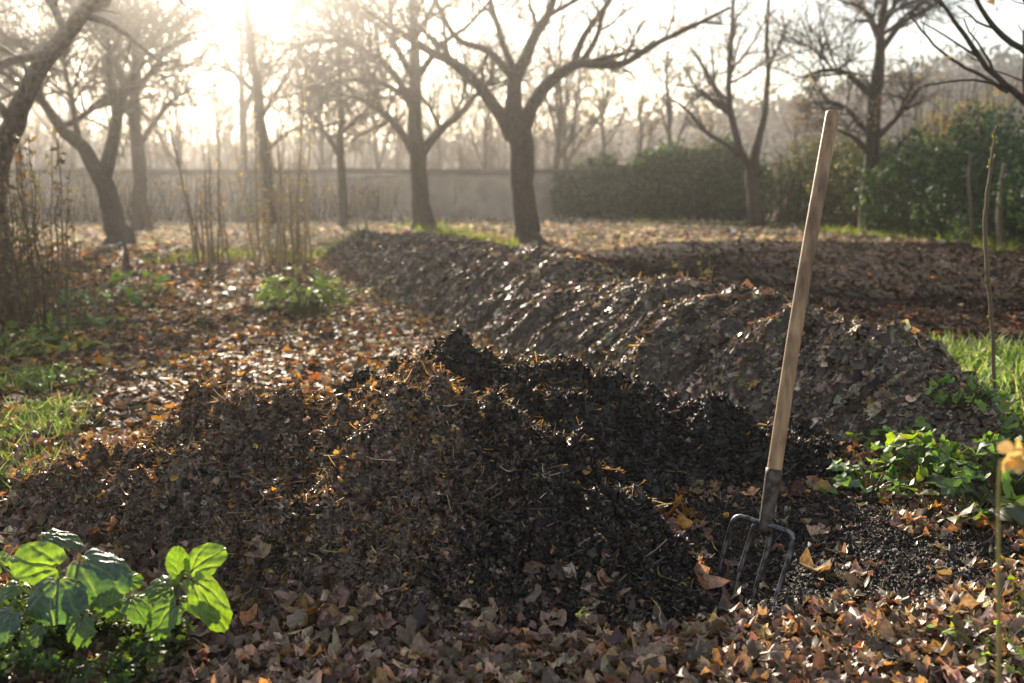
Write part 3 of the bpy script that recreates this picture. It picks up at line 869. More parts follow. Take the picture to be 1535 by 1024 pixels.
make_tree('fruit_tree', 'slender tree splitting into a V in front of the pale hedge', 'tree', 23.5,
          [(1133, 338, 24), (1130, 295, 20), (1127, 258, 18), (1140, 200, 11), (1150, 140, 8), (1150, 60, 6), (1153, -30, 4), (1152, -110, 3)],
          [[(1128, 262, 13), (1110, 225, 11), (1095, 170, 10), (1092, 110, 8), (1096, 40, 6), (1100, -40, 4), (1102, -100, 3)],
           [(1093, 167, 7), (1072, 135, 6), (1055, 105, 5), (1035, 70, 3)],
           [(1120, 242, 8), (1085, 215, 7), (1055, 195, 6), (1030, 165, 5), (1005, 150, 3)],
           [(1150, 110, 5), (1165, 70, 4), (1185, 30, 3)]],
          [(3.0, .42, .6, .4), (6.5, .5, .7, .24), (8, .55, .7, .15)], 18, sub=1.6, extra=3, leafn=160, rmin=.006)
make_tree('fruit_tree', 'gnarled tree with yellowing crown behind the fork handle', 'tree', 20.5,
          [(1303, 348, 29), (1302, 290, 23), (1305, 230, 22), (1308, 160, 20), (1315, 110, 17), (1320, 60, 13), (1325, 0, 10), (1330, -80, 5)],
          [[(1318, 80, 10), (1335, 55, 9), (1360, 30, 7), (1395, 10, 5), (1420, -10, 3)],
           [(1312, 150, 10), (1270, 112, 8), (1240, 106, 6), (1205, 115, 4)],
           [(1306, 205, 10), (1285, 180, 8), (1265, 160, 6), (1235, 150, 4)],
           [(1306, 215, 9), (1335, 185, 8), (1360, 155, 6), (1378, 132, 4)],
           [(1317, 62, 7), (1300, 25, 6), (1280, 5, 4)], [(1304, 232, 9), (1280, 205, 7), (1255, 195, 4)],
           [(1320, 50, 7), (1345, 0, 6), (1370, -40, 4)]],
          DENSE, 19, extra=6, leafn=1500, leafsize=.065, rmin=.006)
make_tree('fruit_tree', 'tree beyond the right edge reaching in with thin bare branches', 'tree', 7.0,
          [(1800, 540, 80), (1795, 350, 62), (1785, 240, 50), (1770, 120, 40), (1790, 0, 28), (1800, -140, 16), (1790, -260, 8)],
          [[(1783, 235, 32), (1740, 190, 24), (1650, 172, 18), (1580, 168, 14), (1530, 150, 10), (1490, 112, 8), (1440, 45, 6), (1405, -10, 4), (1390, -50, 3)],
           [(1512, 138, 7), (1470, 112, 5), (1425, 85, 4.5), (1385, 50, 3.5), (1362, 25, 2.5)],
           [(1772, 150, 26), (1700, 140, 18), (1600, 112, 13), (1530, 78, 9), (1490, 38, 7), (1455, -12, 5), (1435, -60, 3)],
           [(1790, 30, 18), (1850, -40, 12), (1900, -140, 7)]],
          [(1.8, .3, .7, .25), (4.0, .45, .7, .14), (4.0, .5, .7, .08)], 20, sub=.9, extra=2, rmin=.0022, leafn=6)

# bare trees beyond the wall
def free_tree(name, label, cat, seed, h, group, pos, levels=MID, leafn=0, bark=(.075, .06, .05)):
    rng = np.random.default_rng(seed)
    root = thing(name, label, cat, pos, group)
    K = 16
    t = np.linspace(0, 1, K)
    P = np.stack((rng.normal(0, .06, K).cumsum() * .6, rng.normal(0, .06, K).cumsum() * .6, t * h - .2), 1); R = h * .022 * (1 - .85 * t) + .01
    s = Soup(); tubes(s, (P + pos)[None], R[None], 8, bark)
    L1, R1 = children(P[None, 4:], R[None, 4:], 11, .62, .6, .75, .25, 10, .12, rng, .02, .01)
    tubes(s, L1 + pos, R1, 5, bark)
    s.build('trunk', M_BARK, root)
    allp = [(P[8:] + pos, R[8:])] + [(a + pos, b) for a, b in zip(L1, R1)]
    cr, lv = crown_from(allp, levels, rng, .1, 1.8, np.array(bark), .007, TAN, leafn, .11)
    cr.build('crown', M_TWIG, root)
    if lv: lv.build('leaves', M_AUTUMN, root)
    return root


def copy_tree(root, pos, rz, sc):
    c = root.copy(); COL.objects.link(c)
    c.location = pos; c.rotation_euler = (0, 0, rz); c.scale = (sc, sc, sc)
    for ch in list(root.children):
        d = ch.copy(); COL.objects.link(d); d.parent = c
    return c


GB = 'bare trees beyond the wall'; LB = 'bare brown tree among those massed behind the wall'
protos = [free_tree('bare_tree', LB, 'tree', 201, 7.5, GB, np.array((-9.0, 34, 0)), [(2.4, .45, .8, .4), (3.4, .5, .75, .25), (4.0, .6, .7, .18)], 250),
          free_tree('bare_tree', LB, 'tree', 202, 6.5, GB, np.array((1.5, 33, 0)), [(2.4, .45, .8, .4), (3.4, .5, .75, .25), (4.0, .6, .7, .18)], 350),
          free_tree('bare_tree', LB, 'tree', 203, 5.8, GB, np.array((5.5, 36, 0)), [(2.4, .45, .8, .4), (3.4, .5, .75, .25), (4.0, .6, .7, .18)], 500)]
rb = random.Random(5)
for (u, Y, k, sc) in [(30, 36, 0, .8), (110, 42, 1, .9), (270, 35, 1, .7), (330, 46, 0, .75), (480, 40, 1, .8), (560, 36, 2, .85), (660, 44, 0, .8), (730, 35, 2, .75), (800, 48, 0, .8),
                      (850, 38, 1, .8), (905, 43, 0, .85), (955, 36, 2, .8), (1060, 42, 2, .7), (1190, 36, 2, .55), (1400, 33, 2, .5), (1600, 38, 0, .6), (-60, 34, 1, .8)]:
    q = gnd(u, 300) ; a, dy, dz = ray(u, 300)
    copy_tree(protos[k], (a * Y / dy, Y, 0), rb.uniform(0, 6.28), sc * rb.uniform(.9, 1.1))

# ------------------------------------------------------------------ wall, hedge, shrubs, hill
def box_soup(x0, x1, y0, y1, z0, z1, nx, rough, col, seed):
    """a long wall block with an uneven surface"""
    s = Soup(); nz = 10
    xs = np.linspace(x0, x1, nx); prof = [(y0, z) for z in np.linspace(z0, z1, nz)] + [(y1, z) for z in np.linspace(z1, z0, nz)]
    prof = np.array(prof)
    X = np.repeat(xs[:, None], len(prof), 1); Yp = np.repeat(prof[None, :, 0], nx, 0); Zp = np.repeat(prof[None, :, 1], nx, 0)
    Yp = Yp + rough * fbm(X, Zp, .8, 3, seed); Zp = Zp + rough * 1.2 * fbm(X, X * 0 + 3, 2.2, 3, seed + 5) * (Zp > (z0 + z1) / 2)
    V = np.stack((X, Yp, Zp), 2).reshape(-1, 3); k = len(prof)
    i = (np.arange(nx - 1)[:, None] * k + np.arange(k - 1)[None]).ravel()
    F = np.stack((i, i + 1, i + k + 1, i + k), 1)
    s.add(V, F.ravel(), np.full(len(F), 4), np.repeat(np.array([col]), len(V), 0))
    return s


wy = 29.0
wall = thing('garden_wall', 'long low grey wall with a darker coping crossing behind the trees', 'wall', (-6, wy, 0))
box_soup(-26, 4.5, wy, wy + .3, -.2, 1.28, 160, .05, (.32, .275, .23), 301).build('wall_face', M_WALL, wall)
box_soup(-26, 4.5, wy - .06, wy + .38, 1.285, 1.42, 160, .04, (.11, .095, .085), 311).build('coping', M_WALL, wall)


def hedge(name, label, path, hgt, wid, n, pal, seed, size=.09, group=None, stems=60, cat='hedge'):
    rng = np.random.default_rng(seed)
    path = np.array(path, float)
    seg = np.linalg.norm(np.diff(path, axis=0), axis=1); cum = np.concatenate(([0], seg.cumsum()))
    def pos(sv):
        i = np.clip(np.searchsorted(cum, sv) - 1, 0, len(seg) - 1); f = (sv - cum[i]) / seg[i]
        d = (path[i + 1] - path[i]) / seg[i][:, None]
        return path[i] + d * (sv - cum[i])[:, None], np.stack((-d[:, 1], d[:, 0]), 1), f
    root = thing(name, label, cat, (path[0][0], path[0][1], 0), group)
    sv = rng.uniform(0, cum[-1], n); a = rng.uniform(-.35 * PI, 1.35 * PI, n)
    rad = rng.uniform(0, 1, n) ** .33
    rad = rad * (1 + .45 * fbm(sv, a * 1.2, .9, 3, seed) + .2 * fbm(sv, a, .28, 2, seed + 3))
    c, nr, _ = pos(sv)
    hh = hgt * (1 + .30 * fbm(sv, sv * 0 + seed, 1.7, 3, seed + 9))
    off = np.cos(a) * rad * wid * .5
    z = hh * (.42 + .58 * np.sin(a) * rad)
    z = np.maximum(z, rng.uniform(.0, .3, n)) + (rng.uniform(0, 1, n) < .07) * rng.gamma(1.5, .10, n) * (np.sin(a) > .3)
    P = np.stack((c[:, 0] + nr[:, 0] * off, c[:, 1] + nr[:, 1] * off, z), 1)
    Nn = rng.normal(0, .8, (n, 3)); Nn[:, 2] += .5; xd = rng.normal(0, 1, (n, 3)); xd[:, 2] += .3
    s = Soup()
    place(s, OVAL, P, frames(Nn, xd), rng.uniform(.6, 1.4, n) * size, None, .5, .4, 0, palette(n, pal, .3, rng), .03, rng)
    s.build('foliage', M_HEDGE, root)
    if stems:
        s = Soup(); sv = rng.uniform(0, cum[-1], stems); c, nr, _ = pos(sv)
        K = 6; t = np.linspace(0, 1, K)
        top = np.stack((rng.normal(0, .3, stems), rng.normal(0, .3, stems), rng.uniform(.7, 1.15, stems) * hgt), 1)
        P = np.concatenate((c + nr * rng.uniform(-.25, .25, (stems, 1)) * wid, np.zeros((stems, 1))), 1)[:, None] + top[:, None] * t[None, :, None] + rng.normal(0, .03, (stems, K, 3))
        tubes(s, P, np.repeat(np.linspace(.02, .006, K)[None], stems, 0), 4, (.06, .048, .036))
        s.build('stems', M_TWIG, root)
    return root


DKG = [((.034, .070, .034), 5), ((.024, .048, .028), 4), ((.05, .095, .04), 2), ((.08, .13, .04), .6)]
LIT = [((.13, .15, .045), 2), ((.09, .12, .04), 2)]
OLV = [((.05, .07, .028), 4), ((.09, .10, .035), 2), ((.14, .12, .05), 1.5), ((.03, .045, .02), 3), ((.22, .17, .06), .6)]
def hp(u, v): g = gnd(u, v); return (g[0], g[1])
hedge('hedge', 'grey-green hedge running from the wall to behind the slender V tree', [hp(845, 327), hp(960, 329), hp(1060, 331), hp(1140, 333)], 1.72, 2.0, 30000, DKG + [((.055, .085, .045), 4), ((.12, .14, .05), .8)], 401, .11)
hedge('hedge', 'darker tall hedge at the right, nearer and deep green', [hp(1325, 352), hp(1400, 359), hp(1480, 370), hp(1580, 385), hp(1720, 410)], 1.78, 1.5, 30000, DKG, 402, .075)
hedge('shrub', 'olive twiggy shrub between the two hedges beneath the gnarled tree', [hp(1165, 337), hp(1240, 341), hp(1320, 349)], 1.75, 1.5, 9000, OLV, 403, .085, stems=130, cat='shrub')
hedge('shrub', 'low shrub with bright yellow leaves in front of the wall', [hp(655, 326), hp(690, 327), hp(735, 326)], 1.15, 1.3, 900, [((.42, .30, .06), 4), ((.30, .22, .07), 3), ((.22, .2, .06), 1)], 404, .12, stems=40, cat='shrub')
hedge('shrub', 'tan-leaved open shrub rising above the dark hedge at the right', [hp(1360, 340), hp(1420, 340), hp(1500, 344)], 3.2, 2.4, 2600, TAN + [((.12, .13, .04), 2)], 405, .085, stems=110, cat='shrub')
hedge('shrub', 'thin brown brush growing along the foot of the wall at the left', [hp(-80, 334), hp(120, 332), hp(300, 333), hp(470, 333), hp(590, 330)], 1.2, 2.2, 2300, [((.20, .13, .07), 3), ((.13, .09, .055), 3), ((.3, .2, .08), 1)], 406, .08, stems=300, cat='shrub')

hx = np.linspace(-170, 190, 160); hy = np.linspace(62, 178, 60)
HX, HY = np.meshgrid(hx, hy)
def hill_h(X, Y):
    u = 767.5 + X / 118 * FPX
    v = np.interp(u, [-1500, -300, 100, 500, 820, 950, 1040, 1150, 1250, 1350, 1430, 1490, 1560, 1700, 2200, 3200], [225, 222, 228, 226, 214, 192, 176, 162, 142, 116, 98, 106, 128, 160, 190, 215])
    top = 1.1 + 118 * (270 - v) / FPX
    b = np.exp(-((Y - 118) / 34) ** 2)
    return (top + .8 * fbm(X, Y, 14, 4, 501)) * b - .6 + .25 * fbm(X, Y, 2.5, 2, 502) * b
hill = grid_mesh('hill', HX, HY, hill_h(HX, HY), np.repeat(np.repeat(np.array((.085, .062, .055))[None, None], HX.shape[0], 0), HX.shape[1], 1), M_HILL)
tag(hill, 'brown wooded hillside rising behind the right hedge', 'hill', kind='structure')
s = Soup()
p = (RNG.uniform(-110, 120, 26000), RNG.uniform(66, 125, 26000))
z = hill_h(*p); n = len(z)
P = np.stack((p[0], p[1], z + RNG.gamma(2, .45, n)), 1)
place(s, OVAL, P, frames(RNG.normal(0, 1, (n, 3)), RNG.normal(0, 1, (n, 3))), RNG.uniform(.35, .95, n), None, .5, .4, 0, palette(n, [((.09, .065, .055), 4), ((.12, .085, .06), 3), ((.055, .05, .035), 2), ((.16, .11, .06), 1)], .25), .06)
tag(s.build('hillside_scrub', M_HILL), 'bare brown scrub covering the distant hillside', 'scrub', kind='stuff')

rng = np.random.default_rng(551)
s = Soup(); n = 820
yy = rng.uniform(36, 70, n); fx = rng.uniform(-.62, .50, n); xx = fx * yy; hh = rng.uniform(2.2, 5.6, n) * (.7 + yy / 110) * (1 - .72 * sstep(-.02, .16, fx)) * (1 + .5 * fbm(xx, yy, 6, 2, 552))
K = 6; t = np.linspace(0, 1, K)
P = np.stack((xx[:, None] + rng.normal(0, .16, (n, K)).cumsum(1), yy[:, None] + rng.normal(0, .16, (n, K)).cumsum(1), hh[:, None] * t[None] - .2), 2)
B = np.repeat((.035 * (1 - .75 * t))[None], n, 0)
tubes(s, P, B, 4, (.085, .065, .055))
A1, B1 = children(P, B, 7, .42, .6, .7, .25, 5, .2, rng, .15, .014); tubes(s, A1, B1, 3, (.095, .07, .058))
A2, B2 = children(A1, B1, 4, .55, .7, .7, .15, 4, .25, rng, .1, .011); tubes(s, A2, B2, 3, (.10, .074, .06))
i = rng.integers(0, len(A2), 2500)
place(s, OVAL, A2[i, -1], frames(rng.normal(0, 1, (2500, 3)), rng.normal(0, 1, (2500, 3))), rng.uniform(.08, .18, 2500), None, .5, .4, 0, palette(2500, TAN))
tag(s.build('woodland', M_TWIG), 'hazy brown bare woodland filling the distance beyond the wall', 'woodland', kind='stuff')

# ------------------------------------------------------------------ dry stalks and saplings
def stalk_clump(name, label, bases, hts, r, seed, lean=.1, col=(.10, .07, .045), leafn=0, pal=TAN, cat='shrub', leafsize=.04, twigs=0, group=None):
    rng = np.random.default_rng(seed)
    b = np.array(bases, float)
    root = thing(name, label, cat, (b[:, 0].mean(), b[:, 1].mean(), 0), group)
    K = 9; t = np.linspace(0, 1, K); tips = []
    allP = []
    for (x, y), h in zip(b, hts):
        z0 = float(h_all(np.array([x]), np.array([y]))[0]) - .03
        d = rng.normal(0, lean, 2)
        P = np.stack((x + d[0] * h * t ** 1.3 + rng.normal(0, .010, K), y + d[1] * h * t ** 1.3 + rng.normal(0, .010, K), z0 + h * t), 1)
        R = r * rng.uniform(.7, 1.3) * (1 - .7 * t)
        s = Soup(); tubes(s, P[None], R[None], 6, np.array(col) * rng.uniform(.7, 1.35))
        if twigs:
            A2, B2 = children(P[None], R[None], twigs, .18, .5, .6, .25, 5, .15, rng, .25, .0015)
            tubes(s, A2, B2, 3, np.array(col) * 1.2)
        s.build('stem', M_TWIG, root)
        allP.append((P, R))
    if leafn:
        i = rng.integers(0, len(allP), leafn); f = rng.uniform(.08, 1, leafn)
        A = np.array([p for p, _ in allP])
        k = f * (K - 1.001); j = k.astype(int); g = (k - j)[:, None]
        pos = A[i, j] * (1 - g) + A[i, j + 1] * g + rng.normal(0, .022, (leafn, 3))
        xd = rng.normal(0, 1, (leafn, 3)); xd[:, 2] -= 1.0
        s = Soup(); place(s, OVAL, pos, frames(rng.normal(0, 1, (leafn, 3)), xd), rng.uniform(.5, 1.4, leafn) * leafsize, None, .8, .6, 0, palette(leafn, pal, .3, rng), .06, rng)
        s.build('leaves', M_AUTUMN, root)
    return root


def bases_px(us, v, jit, seed):
    rng = random.Random(seed); out = []
    for u in us:
        g = gnd(u, v + rng.uniform(-jit, jit)); out.append((g[0], g[1]))
    return out


BR = [((.10, .072, .04), 3), ((.065, .048, .03), 3), ((.17, .12, .055), 1.2), ((.09, .10, .04), 1.5)]
r_ = random.Random(3)
stalk_clump('dry_stalks', 'thicket of tall dry brown stalks with withered leaves at the left edge', bases_px([-30, -15, -6, 4, 12, 20, 28, 36, 42, 50, 58, 64, 70, 76, 84, 92, 100, 106, 30, 62, 15, 2, 9, 17, 24, 33, 39, 47, 55, 68, 73, 80, -20, -8, 44, 26, 88], 500, 24, 1),
            [r_.uniform(.6, 1.6) for _ in range(39)], .0085, 601, .06, (.075, .054, .037), 1300, BR, leafsize=.045, twigs=6)
stalk_clump('dry_stalks', 'few short dry stalks left of the low-forking tree', bases_px([96, 104, 112, 120], 405, 6, 2), [.9, .6, .75, .4], .012, 602, .09, (.09, .065, .045), 60, BR)
stalk_clump('bare_shrub', 'bunch of brown upright stems near the path, left of the sun glow', bases_px([292, 300, 308, 314, 322, 328, 334, 304, 318, 342], 396, 6, 3), [1.4, 2.0, 1.0, 1.6, 1.2, 1.9, 1.4, .7, 1.7, 1.0], .020, 603, .06, (.125, .088, .052), 110, TAN, leafsize=.05, twigs=3)
stalk_clump('bare_shrub', 'taller bunch of sunlit stems with yellow buds right of the path end', bases_px([382, 390, 398, 406, 414, 424, 432, 440, 448, 458, 466, 403, 428, 452, 444], 408, 12, 4), [1.6, 2.2, 1.3, 1.8, 2.5, 1.7, 2.3, 1.3, 2.4, 1.9, 1.5, .9, 1.2, 1.1, 2.6], .019, 604, .07, (.24, .165, .075), 420, TAN + [((.42, .34, .08), 2)], leafsize=.045, twigs=4)
stalk_clump('stump', 'short dark broken stump standing by the path edge', bases_px([189, 192], 404, 1, 5), [.42, .30], .045, 605, .03, (.05, .04, .035), cat='stump')
stalk_clump('dry_weed', 'small pale dry weeds standing behind the leaf bank', bases_px([1018, 1026, 1052, 1058, 1064], 452, 8, 6), [.34, .42, .52, .45, .3], .006, 606, .1, (.30, .22, .09), 60, TAN + [((.4, .36, .1), 3)], cat='weed', leafsize=.04)


def crooked(name, label, cat, pts, Y, col, seed, leaf=0):
    P = [at(u, v, Y) for u, v, w in pts]; R = [w * .5 / FPX * Y for u, v, w in pts]
    root = thing(name, label, cat, (P[0][0], P[0][1], 0))
    rng = np.random.default_rng(seed)
    s = Soup(); K = 30; pp = smooth_path(P, K) + rng.normal(0, .0025, (K, 3)); rr = np.interp(np.linspace(0, 1, K), np.linspace(0, 1, len(R)), R)
    tubes(s, pp[None], rr[None], 8, col, True)
    A2, B2 = children(pp[None], rr[None], 9, .05, .5, .5, .3, 4, .1, rng, .2, .0012); tubes(s, A2, B2, 3, col)
    s.build('stem', M_TWIG, root)
    if leaf:
        i = rng.integers(3, K, leaf); s = Soup(); xd = rng.normal(0, 1, (leaf, 3)); xd[:, 2] += .8
        place(s, OVAL, pp[i] + rng.normal(0, .008, (leaf, 3)), frames(rng.normal(0, 1, (leaf, 3)), xd), rng.uniform(.02, .04, leaf), None, .6, .4, 0, palette(leaf, OLV[1:3]), .05, rng)
        s.build('leaves', M_GREEN, root)
    return root


crooked('dry_stalk', 'thin crooked brown stalk rising beside the right grass patch', 'stalk', [(1494, 662, 6), (1491, 600, 6), (1489, 520, 6), (1485, 460, 6), (1479, 400, 6.5), (1477, 330, 6), (1482, 280, 5), (1487, 230, 4), (1492, 190, 2.5)], 4.25, (.13, .095, .06), 611, 10)
crooked('sapling', 'short pale sapling in front of the dark right hedge', 'sapling', [(1503, 380, 11), (1499, 340, 11), (1500, 300, 10), (1503, 270, 9), (1506, 245, 6)], 14.6, (.20, .15, .10), 612)
crooked('sapling', 'thin grey sapling against the hedge, left of the pale one', 'sapling', [(1458, 375, 7), (1456, 320, 6), (1453, 270, 5), (1455, 230, 4)], 15.5, (.14, .12, .09), 613)

# ------------------------------------------------------------------ green plants
def grass(name, label, n, xyf, length, pal, seed, lean=.5, wd=.06, h=h_all, kind='stuff', mat=None):
    rng = np.random.default_rng(seed)
    x, y = xyf(n, rng); n = len(x)
    d = rng.normal(0, lean, (n, 3)); d[:, 2] = 1
    xd = d / np.linalg.norm(d, axis=1, keepdims=True)
    a = rng.uniform(0, 6.28, n); nn = np.stack((np.cos(a), np.sin(a), .2 * np.ones(n)), 1)
    s = Soup()
    pos = np.stack((x, y, h(x, y) - .005), 1)
    R = frames(nn, xd)
    # keep the blade's own direction upright: x axis first
    z = np.cross(xd, np.cross(nn, xd)); z /= np.linalg.norm(z, axis=1, keepdims=True) + 1e-9
    R = np.stack((xd, np.cross(z, xd), z), 2)
    place(s, BLADE, pos, R, rng.uniform(.5, 1.3, n) * length, wd, .55, .1, 0, palette(n, pal, .25, rng), .01, rng)
    o = s.build(name, mat or M_GREEN)
    tag(o, label, 'grass', kind=kind)
    return o


def blob_px(cs):
    """scatter function over soft discs given as (u, v, radius in metres, weight)"""
    C = [(gnd(u, v)[0], gnd(u, v)[1], r, w) for u, v, r, w in cs]
    def f(n, rng):
        w = np.array([c[3] for c in C], float); i = rng.choice(len(C), n, p=w / w.sum())
        C_ = np.array([c[:3] for c in C])[i]
        r = np.sqrt(rng.uniform(0, 1, n)) * C_[:, 2]; a = rng.uniform(0, 6.28, n)
        x, y = C_[:, 0] + r * np.cos(a), C_[:, 1] + r * np.sin(a)
        # tufted: thin out between clumps
        k = fbm(x, y, .16, 2, 77) > -.22
        return x[k], y[k]
    return f


GRN = [((.095, .15, .06), 4), ((.06, .105, .04), 3), ((.19, .25, .10), 2), ((.34, .32, .19), 1.6), ((.24, .30, .17), 2)]
YGN = [((.16, .19, .035), 4), ((.10, .14, .03), 3), ((.24, .22, .05), 2)]
grass('grass', 'tussocky green grass along the left edge', 3600, blob_px([(20, 640, .34, 3), (-25, 600, .4, 2), (-40, 690, .35, 2), (30, 575, .25, 2), (0, 720, .2, 1), (50, 650, .2, 1), (70, 610, .2, 1), (30, 760, .2, 1)]), .085, GRN, 701, 1.0, .06)
grass('grass', 'leafy green grass patch right of the leaf bank', 3800, blob_px([(1480, 590, .42, 3), (1560, 600, .5, 3), (1440, 550, .35, 2), (1530, 545, .5, 2), (1545, 650, .25, 1)]), .14, GRN, 702, .7, .085)
grass('grass', 'sunlit yellow-green grass verge along the foot of the hedge', 3600, blob_px([(1255, 348, .8, 1), (1310, 352, .9, 1.5), (1370, 358, .8, 1.5), (1430, 366, .7, 1.5), (1490, 376, .8, 1.5), (1560, 388, .9, 1.5), (1180, 342, .7, .8), (1090, 340, .8, .6), (1000, 338, .9, .4)]), .17, YGN, 703, .6, .09)
grass('grass', 'tufts of yellow-green grass around the far end of the bank', 2400, blob_px([(690, 362, .7, 2), (730, 372, .5, 1.5), (660, 352, .6, 1.5), (555, 372, .5, 1), (510, 392, .5, 1.2), (460, 388, .5, .8), (620, 346, .6, .8), (330, 388, .5, .8), (270, 392, .5, .6)]), .17, YGN, 704, .7, .10)


LOBED = tpl_maple(18, 1.2, 5)


def rosette(name, label, u, v, n, size, ht, pal, seed, spread=.12, tpl=(OVAL, LOBED), Y=None, cat='plant', group=None, mat=None, stem_col=(.10, .14, .04)):
    """a leafy plant: stems with leaves facing up and out"""
    rng = np.random.default_rng(seed)
    g = gnd(u, v)
    z0 = float(h_all(np.array([g[0]]), np.array([g[1]]))[0])
    base = np.array((g[0], g[1], z0))
    root = thing(name, label, cat, base, group)
    az = rng.uniform(0, 6.28, n); rr = spread * np.sqrt(rng.uniform(.05, 1, n)); hh = ht * rng.uniform(.35, 1.1, n) * (1.1 - .5 * rr / spread)
    tip = base + np.stack((np.cos(az) * rr, np.sin(az) * rr, hh), 1)
    K = 5; t = np.linspace(0, 1, K)
    st = base + np.stack((np.cos(az) * rr * .25, np.sin(az) * rr * .25, 0 * az - .02), 1)
    P = st[:, None] * (1 - t)[None, :, None] + tip[:, None] * t[None, :, None]
    P[:, :, 2] += (np.sin(t * PI) * .25)[None] * hh[:, None]
    s = Soup(); tubes(s, P, np.repeat(np.linspace(.0026, .0015, K)[None], n, 0), 4, stem_col); s.build('stems', M_GREEN, root)
    out = np.stack((np.cos(az), np.sin(az), rng.normal(-.15, .35, n)), 1)
    N = np.stack((np.cos(az) * .35 + rng.normal(0, .35, n), np.sin(az) * .35 + rng.normal(0, .35, n), np.ones(n)), 1)
    s = Soup(); which = rng.integers(0, len(tpl), n); sz = size * rng.uniform(.6, 1.35, n); cols = palette(n, pal, .22, rng)
    R = frames(N, out)
    for k, tp in enumerate(tpl):
        m = which == k
        place(s, tp, (tip + out * (sz * .4)[:, None])[m], R[m], sz[m], None, .5, .3, .07, cols[m], .02, rng)
    s.build('leaves', mat or M_GREEN, root)
    return root


WEED = [((.10, .18, .05), 4), ((.14, .23, .05), 3), ((.21, .30, .055), 1.5), ((.09, .15, .09), 2)]
GL = 'leafy weeds at the foot of the right heap'
rosette('weed', 'small bluish-green weed at the left end of the right-hand weed bed', 1300, 745, 44, .05, .12, WEED[3:] + WEED[:1], 801, .13, group=GL)
rosette('weed', 'bright yellow-green lit weed in the middle of the right-hand weed bed', 1400, 735, 80, .055, .20, [((.24, .29, .045), 3), ((.12, .20, .045), 3)], 802, .19, group=GL)
rosette('weed', 'mixed green weed behind the bright one on the heap side', 1345, 700, 60, .052, .15, WEED, 803, .18, group=GL)
rosette('weed', 'dark blue-green weed behind the yellow leaf', 1500, 745, 80, .06, .22, WEED[3:] + WEED[:1], 804, .18, group=GL)
rosette('weed', 'weed with one broad lobed leaf drooping low at the front of the bed', 1455, 785, 16, .12, .13, [((.07, .085, .045), 3), ((.06, .11, .04), 2)], 805, .09, (LOBED,), group=GL)
rosette('weed', 'mid-green weed between the leaf bank and the grass patch', 1440, 680, 60, .05, .14, WEED, 806, .16, group=GL)
rosette('weed', 'low green weed at the picture edge below the grass patch', 1540, 700, 60, .06, .17, WEED, 807, .16, group=GL)
rosette('weed', 'blue-green feathery weed beside the path on the left', 160, 462, 34, .10, .22, WEED[3:] + WEED[:1], 811, .34, (LOBED, OVAL), group=None)
rosette('weed', 'second feathery weed behind, nearer the short stump', 205, 440, 26, .10, .20, WEED, 812, .3, (LOBED, OVAL))
rosette('weed', 'yellow-green weed clump at the base of the sunlit stems', 458, 468, 150, .13, .40, [((.17, .22, .035), 4), ((.11, .16, .03), 2)], 813, .34, (LONG,))
rosette('weed', 'green weed tangled at the foot of the stalk thicket', 45, 520, 40, .07, .22, WEED + YGN, 814, .26)
rosette('weed', 'yellow-lit weed just below the stalk thicket', 15, 545, 36, .065, .18, YGN, 815, .22)
rosette('weed', 'dark green weed between the stalk thicket and the feathery weeds', 110, 490, 50, .07, .16, WEED, 821, .3, (LOBED, OVAL))
rosette('weed', 'lime green weed straggling at the corner where thicket meets leafy path', 85, 530, 44, .06, .13, YGN, 822, .26)
rosette('weed', 'pale weed low by the grass tussocks, below the lime one', 75, 575, 40, .05, .10, WEED + YGN, 823, .2)
rosette('weed', 'small weed at the left edge above the big-leaved plant', 10, 770, 22, .05, .09, WEED, 816, .13)
rosette('weed', 'fresh yellow-green seedling patch low at the bottom right', 1490, 985, 20, .032, .10, [((.22, .26, .04), 3), ((.15, .2, .03), 2)], 817, .13, (OVAL,))
rosette('weed', 'yellow-green seedlings at the right edge above the lower patch', 1525, 925, 16, .03, .09, [((.22, .26, .04), 3), ((.15, .2, .03), 2)], 818, .10, (OVAL,))


